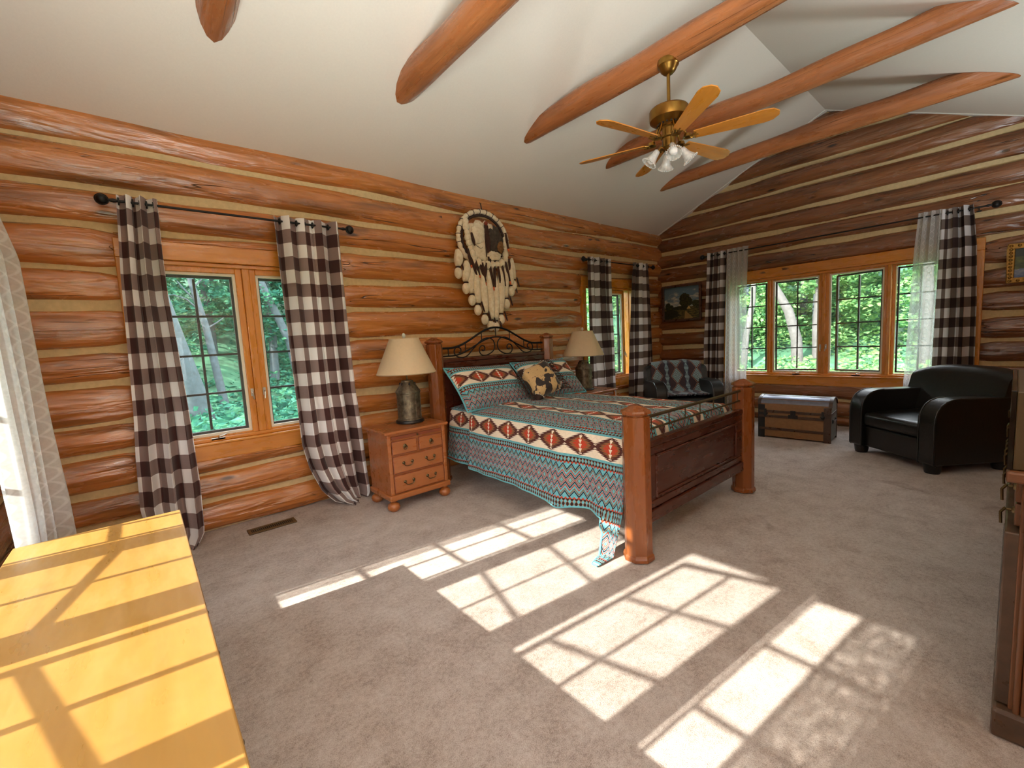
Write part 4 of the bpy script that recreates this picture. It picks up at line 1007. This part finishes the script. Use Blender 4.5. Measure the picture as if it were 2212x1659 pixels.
# ------------------------------------------------------------------ leather armchairs
def rpoly(pts, rad, n=6):
    out = []; m = len(pts)
    for i, p in enumerate(pts):
        r_ = rad[i]; p = Vector(p); a = (Vector(pts[i - 1]) - p); b = (Vector(pts[(i + 1) % m]) - p)
        if r_ <= 0: out.append(tuple(p)); continue
        a0, b0 = a.normalized(), b.normalized(); h = math.acos(max(-1, min(1, a0.dot(b0)))) / 2; d = min(r_ / math.tan(h), a.length * .49, b.length * .49)
        s, e = p + a0 * d, p + b0 * d
        for k in range(n + 1): t = k / n; out.append(tuple((1 - t) ** 2 * s + 2 * t * (1 - t) * p + t * t * e))
    return out
def armchair(label, loc, rz):
    t = thing('armchair', label, 'armchair', loc, rz); L_ = M['leather']
    for s in (-1, 1):
        pr = rpoly([(-.42, .09), (.44, .09), (.45, .755), (-.38, .74)], [.02, .03, .26, .05])
        g = G(); g.prism(pr, s * .345, s * .51, 'x'); g.make('armrest', L_, t, smooth=50, bevel=.03, bseg=3)
        g = G(); e = [(s * .345, p[0], p[1]) for p in pr if p[0] > -.1]; g.tube(e, .006, 6); g.tube([(s * .505, p[1], p[2]) for p in e], .006, 6); g.make('seam_piping', L_, t, smooth=60)
        for y in (.36, -.34): G().lathe([(.072, .092), (.066, .03), (.058, .0)], (s * .425, y, 0), 14).make('foot', M['black'], t, smooth=40)
    G().box(-.345, .345, -.38, .40, .09, .33).make('seat_base', L_, t, bevel=.02, bseg=3)
    g = G(); g.prism(rpoly([(-.30, .335), (.42, .335), (.43, .49), (-.30, .51)], [.03, .05, .07, .03]), -.342, .342, 'x'); g.make('seat_cushion', L_, t, smooth=50, bevel=.03, bseg=3)
    pr = rpoly([(-.48, .10), (-.24, .30), (-.20, .52), (-.36, 1.00), (-.52, 1.02), (-.62, .92)], [.03, .04, .06, .10, .10, .08])
    n = len(pr); g = G(); Pq = []
    for k in range(17):
        f = -1 + k / 8; wd = .50; e = (1 - abs(f) ** 5)
        Pq.append([(f * wd, p[0] + (.05 * f * f if p[1] > .7 else .0), p[1] - (.07 * abs(f) ** 3.5 if p[1] > .75 else 0)) for p in pr])
    g.grid(np.array(Pq), wrap=True); g.f.append(tuple(range(n))); g.f.append(tuple(16 * n + k for k in range(n)))
    g.make('backrest', L_, t, smooth=50)
    return t
armchair('black leather club armchair on the right, beside the dresser', (6.44, .60, 0), R_(51))
CL = armchair('black leather armchair with a patterned throw, in the corner beyond the bed', (6.74, 3.58, 0), R_(134))
th = thing('throw_blanket', 'dark throw with pale blue diamonds draped over the armchair back beyond the bed', 'throw', (6.74, 3.58, 0), R_(134))
prof = [(-.66, .55), (-.645, .75), (-.63, .93), (-.58, 1.015), (-.52, 1.043), (-.42, 1.04), (-.355, 1.005), (-.315, .92), (-.26, .75), (-.20, .60), (-.13, .545), (.0, .53), (.12, .528), (.22, .527), (.30, .526)]
n = 40; Pq = np.zeros((len(prof) * 4 - 3, n + 1, 3)); Uq = np.zeros(Pq.shape[:2] + (2,)); s_ = 0; pv = None
for i in range(Pq.shape[0]):
    q = i / 4; k = min(int(q), len(prof) - 2); f = q - k; p = Vector(prof[k]) * (1 - f) + Vector(prof[k + 1]) * f
    if pv is not None: s_ += (p - pv).length
    pv = p
    for j in range(n + 1):
        a = -1 + 2 * j / n; wd = .42 - .05 * max(0, (i - 32) / 24)
        x = a * wd + .02 * math.sin(i * .25) + (.03 * math.sin(i * .2 + 1) if i > 34 else 0); z = p[1] - (.055 * abs(a * .84) ** 3.5 if p[1] > .75 else 0) + .006 * math.sin(a * 9 + i * .3)
        y = p[0] + (.05 * (a * .84) ** 2 if p[1] > .7 else 0) + .008 * math.sin(a * 7 + i * .2)
        Pq[i, j] = (x, y, z + .004); Uq[i, j] = (x + .165 - .0, s_ * .92)
G().grid(Pq, Uq).make('throw_cloth', M['throw'], th, smooth=180, solid=.008)
g = G(); r = random.Random(3)
for k in range(46): x = -.36 + .72 * k / 45; g.tube([(x, .29, .532), (x + r.uniform(-.02, .02), .33, .54 + r.uniform(0, .02)), (x + r.uniform(-.04, .04), .37 + r.uniform(-.02, .03), .53)], [.005, .004, .002], 5)
g.make('fringe', M['throw'], th, smooth=60, kind='stuff')
# ------------------------------------------------------------------ trunk
tk = thing('trunk', 'antique domed travel trunk with dark slats below the four-pane window', 'trunk', (6.80, 1.94, 0), R_(-85.4))
W, D = .82, .42
def tb(nm, x0, x1, y0, y1, z0, z1, m, bev=.003, par=None): return G().box(x0, x1, y0, y1, z0, z1).make(nm, M[m], par or tk, bevel=bev)
body = tb('trunk_body', -W / 2, W / 2, -D / 2, D / 2, .02, .365, 'trunk_tan')
for x in (-W / 2 - .003, W / 2 + .003): tb('end_panel', x - .003, x + .003, -D / 2 + .01, D / 2 - .01, .03, .36, 'trunk_side', .001)
dome = [(-D / 2, .375)] + [(-D / 2 * math.cos(a) * (1.0), .47 + .105 * math.sin(a)) for a in np.linspace(0, PI, 15)] + [(D / 2, .375)]
ld = G().prism(dome, -W / 2, W / 2, 'x').make('trunk_lid', M['trunk_tan'], tk, smooth=30, bevel=.002)
for x in (-W / 2 - .003, W / 2 + .003): G().prism([(y * .97, z * .995) for y, z in dome], x - .003, x + .003, 'x').make('end_panel', M['trunk_side'], tk)
for q in range(5):
    a0, a1 = .12 + q * .60, .12 + q * .60 + .5; arc = [(-(D / 2 + .004) * math.cos(a), .47 + .109 * math.sin(a)) for a in np.linspace(a0, a1, 5)]
    arc2 = [(-(D / 2 - .004) * math.cos(a), .47 + .101 * math.sin(a)) for a in np.linspace(a1, a0, 5)]
    G().prism(arc + arc2, -W / 2 + .01, W / 2 - .01, 'x').make('lid_slat', M['trunk_lid'], ld)
for x in (-W / 2, W / 2):
    arc = [(-(D / 2 + .008) * math.cos(a), .47 + .113 * math.sin(a)) for a in np.linspace(0, PI, 17)]; arc2 = [(-(D / 2 - .006) * math.cos(a), .47 + .099 * math.sin(a)) for a in np.linspace(PI, 0, 17)]
    G().prism(arc + arc2, x - .02, x + .02, 'x').make('lid_band', M['trunk_dark'], ld)
for z in (.372, .305, .13):
    for y in (-D / 2 - .004, D / 2 + .004): tb('slat', -W / 2, W / 2, y - .008, y + .008, z - .017, z + .017, 'trunk_dark')
for x in (-W / 2, W / 2):
    for y in (-D / 2, D / 2): tb('corner_post', x - (.07 if x > 0 else .012), x + (.012 if x > 0 else .07), y - .011, y + .011, .0, .465, 'black' if x < 0 else 'trunk_dark')
for x in (-W / 2, W / 2): tb('end_slat', x - .010, x + .010, -D / 2, D / 2, .355, .388, 'trunk_dark')
lk = tb('lock_plate', -.055, .055, -D / 2 - .018, -D / 2 - .006, .29, .34, 'black'); tb('hasp', -.03, .03, -D / 2 - .022, -D / 2 - .010, .33, .40, 'black')
for x in (-.33, .33):
    g = G(); g.box(x - .03, x + .03, -D / 2 - .018, -D / 2 - .008, .335, .35); g.box(x - .012, x + .012, -D / 2 - .024, -D / 2 - .010, .30, .41); g.ball((x, -D / 2 - .018, .33), .02, 10, 6, (1, .5, 1.2)); g.make('draw_bolt', M['black'], tk, smooth=40)
for y in (-.1, .1): G().ball((W / 2 + .012, y, .27), .022, 10, 6, (.5, 1, 1.3)).make('handle_cap', M['black'], tk, smooth=60)
G().tube([(W / 2 + .016, -.1, .27), (W / 2 + .022, 0, .262), (W / 2 + .016, .1, .27)], .009, 6).make('leather_handle', M['trunk_dark'], tk, smooth=60)
# ------------------------------------------------------------------ dresser on the right, box on it
ds = thing('dresser', 'tall dark wood dresser at the right edge, seen from its side', 'dresser', (3.24, -.26, 0))
def db(nm, x0, x1, y0, y1, z0, z1, m='dresser', bev=.004, par=None): return G().box(x0 - 3.24, x1 - 3.24, y0 + .26, y1 + .26, z0, z1).make(nm, M[m], par or ds, bevel=bev)
db('carcass', 2.275, 4.40, -.52, -.035, .09, .965)
db('plinth', 2.24, 4.43, -.53, .004, .0, .11, 'dresser_dark', .012)
db('top', 2.235, 4.44, -.53, .004, .965, 1.005, 'dresser', .008)
db('side_panel', 2.262, 2.28, -.44, -.10, .16, .90)
for z0, z1, y1 in ((.115, .775, .0),): db('lower_front', 2.28, 4.40, -.05, y1, z0, z1, 'dresser_dark', .006)
for r0_ in range(2):
    for c0_ in range(3):
        x0 = 2.33 + c0_ * .69; z0 = .785 + r0_ * .088
        dd = db('drawer', x0, x0 + .66, -.05, -.022, z0, z0 + .082, 'dresser')
        for dx in (.045, .615):
            g = G(); px = x0 + dx - 3.24; g.lathe([(.014, 0), (.012, .006), (.005, .008), (.005, .020), (.001, .022)], (px, -.022 + .26, z0 + .045), 12, axis='y'); g.tube([(px - .0, .26 + .0, z0 + .05), (px, .26 + .012, z0 + .03), (px, .26 + .010, z0 - .012)], .005, 6); g.make('drop_pull', M['pull'], dd, smooth=60)
for k in range(4): x = 2.262; y = -.052 - .0 * k; G().tube([(x - 3.24, -.055 - .018 * k + .26, .11), (x - 3.24, -.055 - .018 * k + .26, .962)], .009, 8).make('corner_reed', M['dresser'], ds, smooth=60)
bx_ = thing('olive_box', 'olive brown box with a glossy dark front standing on the dresser', 'box', (2.72, -.2, 1.006))  # plain box standing in for what is taken as a television
G().box(-.455, .45, -.22, .19, .0, .275).make('box_body', M['olive'], bx_, bevel=.004); G().box(-.457, .452, .19, .204, .0, .278).make('glossy_front', M['screen_black'], bx_, bevel=.002)
# ------------------------------------------------------------------ yellow dresser in the sun, left foreground
tb_ = thing('low_dresser', 'yellow wooden dresser top in the sun, at the left edge of the foreground', 'dresser', (-.22, 1.70, 0))
top = G().box(-.305, .302, -1.02, 1.225, .702, .732).make('top', M['maple'], tb_, bevel=.006, bseg=3)
G().box(-.295, .285, -1.0, 1.20, .05, .70).make('carcass', M['maple'], tb_, bevel=.004)
G().box(-.28, .27, -.98, 1.18, .0, .05).make('plinth', M['stand_dark'], tb_)
for k in range(3):
    for q in range(3):
        y0 = -.98 + k * .735; z0 = .08 + q * .205; dd = G().box(.284, .296, y0, y0 + .70, z0, z0 + .19).make('drawer', M['maple'], tb_, bevel=.004)
        for e in (.2, .5): G().ball((.305, y0 + e, z0 + .095), .014, 10, 7).make('knob', M['pull'], dd, smooth=60)
# ------------------------------------------------------------------ pictures
def picture(name, label, y0, y1, z0, z1, mat, fm, fw, dep, tilt=0.0):
    t = thing(name, label, 'picture', (7.80, (y0 + y1) / 2, (z0 + z1) / 2)); w_, h_ = abs(y1 - y0), z1 - z0; t.rotation_euler = (0, R_(tilt), 0)
    g = G(); g.box(-dep, 0, -w_ / 2, w_ / 2, h_ / 2 - fw, h_ / 2); g.box(-dep, 0, -w_ / 2, w_ / 2, -h_ / 2, -h_ / 2 + fw); g.box(-dep, 0, -w_ / 2, -w_ / 2 + fw, -h_ / 2 + fw, h_ / 2 - fw); g.box(-dep, 0, w_ / 2 - fw, w_ / 2, -h_ / 2 + fw, h_ / 2 - fw)
    g.make('picture_frame', M[fm], t, bevel=.008, bseg=3)
    a, b = w_ / 2 - fw, h_ / 2 - fw
    G().add([(-.012, a, -b), (-.012, -a, -b), (-.012, -a, b), (-.012, a, b), (-.002, a, -b), (-.002, -a, -b), (-.002, -a, b), (-.002, a, b)], [(0, 1, 2, 3), (4, 7, 6, 5), (0, 4, 5, 1), (1, 5, 6, 2), (2, 6, 7, 3), (3, 7, 4, 0)],
            [(0, 0), (1, 0), (1, 1), (0, 1)] * 2).make('canvas', M[mat], t)
    if fm == 'gold':
        for k in range(40):
            s = k / 40 * 4; q = int(s); f = s - q; yy, zz = [(-1 + 2 * f, -1), (1, -1 + 2 * f), (1 - 2 * f, 1), (-1, 1 - 2 * f)][q]
            G().ball((-dep, yy * (w_ / 2 - fw * .45), zz * (h_ / 2 - fw * .45)), .016, 8, 6).make('gilt_bead', M['gold'], t, smooth=60)
picture('painting', 'landscape oil painting of trees and a cottage on the gable wall', 3.735, 4.50, 1.735, 2.405, 'landscape', 'frame_brown', .038, .05)
picture('painting', 'small gilt framed lake picture on the gable wall at the right edge', -.58, .11, 1.895, 2.345, 'landscape2', 'gold', .06, .045)
# ------------------------------------------------------------------ ceiling fan
FX, FY = 3.585, 1.985
fan = thing('ceiling_fan', 'antique brass ceiling fan with six oak blades hanging from a log beam', 'ceiling fan', (FX, FY, 3.765)); AB = M['antique_brass']
def lt(nm, prof, m=AB, par=None): return G().lathe(prof, (0, 0, 0), 36).make(nm, m, par or fan, smooth=35)
lt('canopy', [(.03, .03), (.085, .02), (.088, .0), (.084, -.012), (.084, -.022), (.076, -.03), (.060, -.062), (.036, -.085), (.018, -.09)])
lt('downrod', [(.014, -.085), (.014, -.365)])
mo = lt('motor_housing', [(.02, -.345), (.10, -.352), (.150, -.362), (.160, -.375), (.160, -.43), (.155, -.45), (.12, -.475), (.085, -.487), (.07, -.50)])
for k in range(18): a = 2 * PI * k / 18; G().box(-.004, .004, -.006, .006, -.494, -.478).make('motor_vent', M['black'], mo, loc=(.095 * math.cos(a), .095 * math.sin(a), 0), rot=(0, 0, a))
lt('switch_housing', [(.07, -.50), (.075, -.51), (.062, -.52), (.062, -.575), (.070, -.58), (.070, -.59), (.058, -.598), (.058, -.665), (.03, -.685), (.02, -.705)])
for k in range(6):
    a = R_(-10 + 60 * k); rx = (R_(-13))
    ar = G(); ar.tube([(.085, 0, -.485), (.13, 0, -.585), (.17, .02, -.625), (.215, .035, -.617)], [.011, .009, .008, .006], 8); ar.tube([(.13, 0, -.585), (.17, -.02, -.625), (.215, -.035, -.617)], [.009, .008, .006], 8); ar.tube([(.15, .0, -.595), (.19, 0, -.625), (.23, 0, -.617)], [.007, .006, .006], 8)
    ar.lathe([(.001, -.625), (.03, -.62), (.038, -.625), (.03, -.597)], (.145, 0, 0), 14)
    bk = ar.make('blade_bracket', AB, fan, smooth=50, rot=(0, 0, a))
    pl = [(.195, -.048), (.70, -.076), (.755, -.064), (.795, -.022), (.795, .022), (.755, .064), (.70, .076), (.195, .048)]
    bl = G(); bl.prism(pl, -.004, .004, 'z'); c0, s0 = math.cos(rx), math.sin(rx); bl.v = [(x, y * c0 - z * s0, y * s0 + z * c0 - .612) for x, y, z in bl.v]
    bl.make('fan_blade', M['blade'], bk, bevel=.002)
for k in range(4):
    a = R_(45 + 90 * k + 176); ca, sa_ = math.cos(a), math.sin(a)
    ar = G().tube([(.04, 0, -.665), (.075, 0, -.665), (.095, 0, -.688)], .010, 8).make('lamp_arm', AB, fan, smooth=60, rot=(0, 0, a))
    q = Matrix.Rotation(R_(-38), 4, 'Y')
    g = G(); g.lathe([(.024, .0), (.028, -.02), (.032, -.05), (.042, -.08), (.055, -.105), (.064, -.118)], (0, 0, 0), 24); g.f = [f for f in g.f if len(f) == 4]
    for e in range(24): an = 2 * PI * e / 24; g.ball((.062 * math.cos(an), .062 * math.sin(an), -.116), .007, 6, 4)
    g.v = [tuple(q @ Vector(v) + Vector((.098, 0, -.688))) for v in g.v]; g.make('glass_shade', M['clear'], ar, smooth=50)
    g = G(); g.lathe([(.014, -.005), (.016, -.03), (.026, -.055), (.034, -.08), (.032, -.10), (.02, -.115), (.001, -.12)], (0, 0, 0), 18); g.v = [tuple(q @ Vector(v) + Vector((.098, 0, -.688))) for v in g.v]; g.make('bulb', M['bulb'], ar, smooth=60)

# ------------------------------------------------------------------ made-up uplighters, added unseen to fill the ceiling and upper walls
def uplighter(label, loc, e):
    t = thing('added_floor_lamp', label, 'lamp', loc)
    G().lathe([(.15, 0), (.15, .015), (.03, .035), (.015, .06)], (0, 0, 0), 28).make('base', M['antique_brass'], t, smooth=40)
    G().lathe([(.012, .05), (.012, 1.66)], (0, 0, 0), 12).make('pole', M['antique_brass'], t, smooth=40)
    b = G().lathe([(.015, 1.64), (.05, 1.65), (.20, 1.69), (.28, 1.75)], (0, 0, 0), 28); b.f = [f for f in b.f if len(f) == 4]; b.make('bowl', M['antique_brass'], t, smooth=40, solid=.004)
    l = bpy.data.lights.new('fill_light', 'SPOT'); l.energy = e; l.color = (.85, .96, 1.0); l.spot_size = R_(168); l.spot_blend = .6; l.shadow_soft_size = .45
    o = bpy.data.objects.new('fill_light', l); col.objects.link(o); o.location = (loc[0], loc[1], 1.80); o.rotation_euler = (PI, 0, 0)
uplighter('added brass fill lamp in the corner by the sunlit window, out of the photograph', (-.45, -.35, 0), FILL_UPLIGHT)
uplighter('added brass fill lamp beside the glazed door, out of the photograph', (.95, -.44, 0), FILL_UPLIGHT * 1.2)
uplighter('added brass fill lamp beyond the dark dresser, out of the photograph', (5.8, -.42, 0), FILL_UPLIGHT * .28)
# ------------------------------------------------------------------ woodland outside
g = G(); nx = 40; Pq = np.zeros((nx + 1, nx + 1, 3))
for i in range(nx + 1):
    for j in range(nx + 1):
        x, y = -30 + 100 * i / nx, -40 + 100 * j / nx; d = max(0, math.hypot(max(0, x - 9), max(0, y - 5)) - 15)
        Pq[i, j] = (x, y, -.6 + .48 * d + (.5 * math.sin(x * .7) * math.sin(y * .6) if d > 1 else 0))
g.grid(Pq).make('ground', M['ground'], kind='structure', smooth=180)
def leaf_mesh(name, pts, size, r, mat):
    n = len(pts); pts = np.asarray(pts); a = r.randn(n, 3); a /= np.linalg.norm(a, axis=1)[:, None]; a[:, 2] *= .45
    b = np.cross(a, r.randn(n, 3)); b /= np.linalg.norm(b, axis=1)[:, None]; sz = size * r.uniform(.6, 1.4, n)[:, None]; c = np.cross(a, b) * .18
    V = np.stack([pts - a * sz, pts + b * sz * .5 + c * sz, pts + a * sz, pts - b * sz * .5 + c * sz], 1).reshape(-1, 3)
    m = bpy.data.meshes.new(name); F = np.arange(4 * n).reshape(-1, 4); m.from_pydata(V.tolist(), [], F.tolist()); m.materials.append(mat); m.update(); return m
def crown_pts(r, n, R, H, clumps=46):
    c = r.randn(clumps, 3); c /= np.linalg.norm(c, axis=1)[:, None]; c *= r.uniform(.45, 1.0, clumps)[:, None]; c *= np.array((R, R, H / 2)); rad = r.uniform(.35, .8, clumps)
    k = r.randint(0, clumps, n); p = r.randn(n, 3); p[:, 2] *= .45; return c[k] + p * rad[k][:, None] * .6
CR = {}
for key, mat in (('leaf_teal', M['leaf_teal']), ('leaf_bright', M['leaf_bright'])):
    CR[key] = [leaf_mesh('crown', crown_pts(nrg, 6500, 2.3 + .4 * k, 6.5 + k, 50), .13, nrg, mat) for k in range(3)]
def trunk_mesh(pts, rad): return G().tube(pts, rad, 10).mesh('trunk', 60)
TRK = [trunk_mesh([(0, 0, 0), (.1 * s, .05, 2), (.25 * s, -.1, 4.5), (.3 * s, .1, 8)], [.20, .16, .13, .06]) for s in (-1, 0, 1)]
def tree(x, y, key, i, label, grp, s=1.0, zc=4.6, bark='bark'):
    d = max(0, math.hypot(max(0, x - 9), max(0, y - 5)) - 15); z0 = -.65 + .48 * d
    t = thing('woodland_tree', label, 'tree', (x, y, z0), nrg.uniform(0, 6.28), grp)
    a = bpy.data.objects.new('trunk', TRK[i % 3]); col.objects.link(a); a.parent = t
    if not a.data.materials: a.data.materials.append(M[bark])
    c = bpy.data.objects.new('foliage', CR[key][i % 3]); col.objects.link(c); c.parent = t; c.location = (0, 0, zc); c.scale = (s, s, s)
i = 0
for x, y in ((-2.0, 19), (0.2, 22.5), (2.6, 24), (4.6, 22), (6.8, 25), (-1.0, 27), (3.6, 29), (7.4, 30), (9.6, 24), (1.0, 31), (12, 28)):
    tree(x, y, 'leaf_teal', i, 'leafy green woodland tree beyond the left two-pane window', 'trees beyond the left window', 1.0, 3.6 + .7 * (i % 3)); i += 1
for x, y in ((20, 17), (25, 21), (30, 24), (24, 26), (18, 23), (29, 18), (33, 29)):
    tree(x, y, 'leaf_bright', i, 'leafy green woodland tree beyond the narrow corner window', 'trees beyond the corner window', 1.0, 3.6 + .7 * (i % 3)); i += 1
for x, y in ((24.5, 9.5), (26, 6.6), (25.5, 3.6), (27.5, 1.4), (29, 8), (30, 4.5), (29, 11.5), (32, 7), (33, 2), (26, 12.5), (34, 11), (31.5, -.8)):
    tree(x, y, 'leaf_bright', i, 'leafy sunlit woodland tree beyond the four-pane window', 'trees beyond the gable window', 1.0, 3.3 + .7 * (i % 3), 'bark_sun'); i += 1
def pole(label, pts, rad, mat, branches=()):
    p0 = Vector(pts[0]); t = thing('bare_tree', label, 'tree', p0); G().tube([Vector(p) - p0 for p in pts], rad, 12).make('trunk', M[mat], t, smooth=60)
    for b in branches: G().tube([Vector(p) - p0 for p in b], [.035, .028, .018, .01][:len(b)], 6).make('branch', M[mat], t, smooth=60)
pole('thick pale tree trunk leaning left, seen in the left pane', [(1.30, 15.8, -.65), (1.08, 15.6, .6), (.80, 15.5, 2.0), (.50, 15.4, 3.6), (.2, 15.3, 6.5)], [.33, .30, .27, .24, .18], 'bark')
pole('thin broken pale snag with bare branches, seen in the left pane', [(2.30, 19.4, -.6), (2.14, 19.4, 1.0), (1.98, 19.4, 2.6), (1.72, 19.4, 4.1), (1.60, 19.4, 4.95)], [.15, .13, .115, .10, .07], 'bark',
     ([(1.86, 19.4, 3.2), (1.5, 19.3, 3.6), (1.15, 19.3, 3.75), (.7, 19.2, 3.65)], [(1.98, 19.4, 2.55), (2.3, 19.3, 2.75), (2.55, 19.3, 2.95)], [(1.72, 19.4, 4.0), (2.0, 19.3, 4.3), (2.25, 19.3, 4.65)], [(1.8, 19.4, 3.5), (1.45, 19.4, 4.0), (1.3, 19.4, 4.25)]))
pole('slender pale trunk leaning right, seen in the right pane of the left window', [(5.35, 20.5, -.6), (5.0, 20.5, 2.0), (4.45, 20.5, 3.6), (3.75, 20.5, 5.6), (3.2, 20.5, 8)], [.2, .17, .15, .13, .10], 'bark')
pole('pale white trunk curving upwards beyond the four-pane window', [(23.0, 6.55, -.65), (23.0, 6.62, .9), (23.0, 6.95, 2.2), (23.0, 7.5, 3.3), (23.0, 7.9, 4.3), (23, 8.1, 6)], [.26, .23, .20, .17, .13, .09], 'bark_sun')
pole('short straight white trunk right of the curving one', [(23.6, 5.95, -.65), (23.6, 6.0, 1.4), (23.6, 5.9, 3.4), (23.6, 6.0, 7)], [.20, .17, .14, .1], 'bark_sun')
pole('white trunk glimpsed in the leftmost light of the four-pane window', [(22.5, 8.75, -.65), (22.5, 8.6, 1.2), (22.5, 8.3, 2.8), (22.5, 8.2, 7)], [.16, .14, .12, .08], 'bark_sun')
pole('white trunk glimpsed in the rightmost light of the four-pane window', [(22.5, 2.25, -.65), (22.5, 2.2, 1.5), (22.5, 2.25, 3.6), (22.5, 2.2, 7)], [.20, .18, .15, .1], 'bark_sun')
def undergrowth(x0, x1, y0, y1, n, mat, key):
    x = nrg.uniform(x0, x1, n); y = nrg.uniform(y0, y1, n); d = np.maximum(0, np.hypot(np.maximum(0, x - 9), np.maximum(0, y - 5)) - 15)
    z = -.6 + .48 * d + nrg.uniform(0, 1, n) ** 2 * (.22 + .5 * (np.sin(x * 1.3 + y) * np.sin(y * 1.1 - x * .4) > .25))
    o = bpy.data.objects.new('undergrowth', leaf_mesh('undergrowth', np.stack([x, y, z], 1), .15, nrg, mat)); col.objects.link(o); tag(o, key, 'undergrowth', kind='stuff')
undergrowth(-4, 12, 11, 30, 26000, M['leaf_teal'], 'low green undergrowth below the trees beyond the left window')
undergrowth(17, 34, -4, 15, 26000, M['leaf_bright'], 'bright low undergrowth beyond the four-pane gable window')
undergrowth(13, 30, 14, 28, 12000, M['leaf_bright'], 'low undergrowth beyond the narrow corner window')

for k in range(9):  # unseen trees added to block low sky at the sunlit window
    y = -12 + k * 3.4 + nrg.uniform(-.6, .6); tree(-15 - nrg.uniform(0, 2), y, 'leaf_teal', k, 'added woodland tree screening the sky on the sunny side of the house, out of the photograph', 'added screening trees on the sunny side', .95, 2.6)
for k, (x, y) in enumerate(((-13, 17), (-9.5, 15), (-6.5, 18.5), (-11, 11.5), (-15.5, 14.5))):  # unseen trees added to darken the jamb of the corner window
    tree(x, y, 'leaf_teal', k, 'added woodland tree blocking light beyond the sunny corner of the house, out of the photograph', 'added light-blocking trees beyond the sunny corner', 1.0, 3.2)
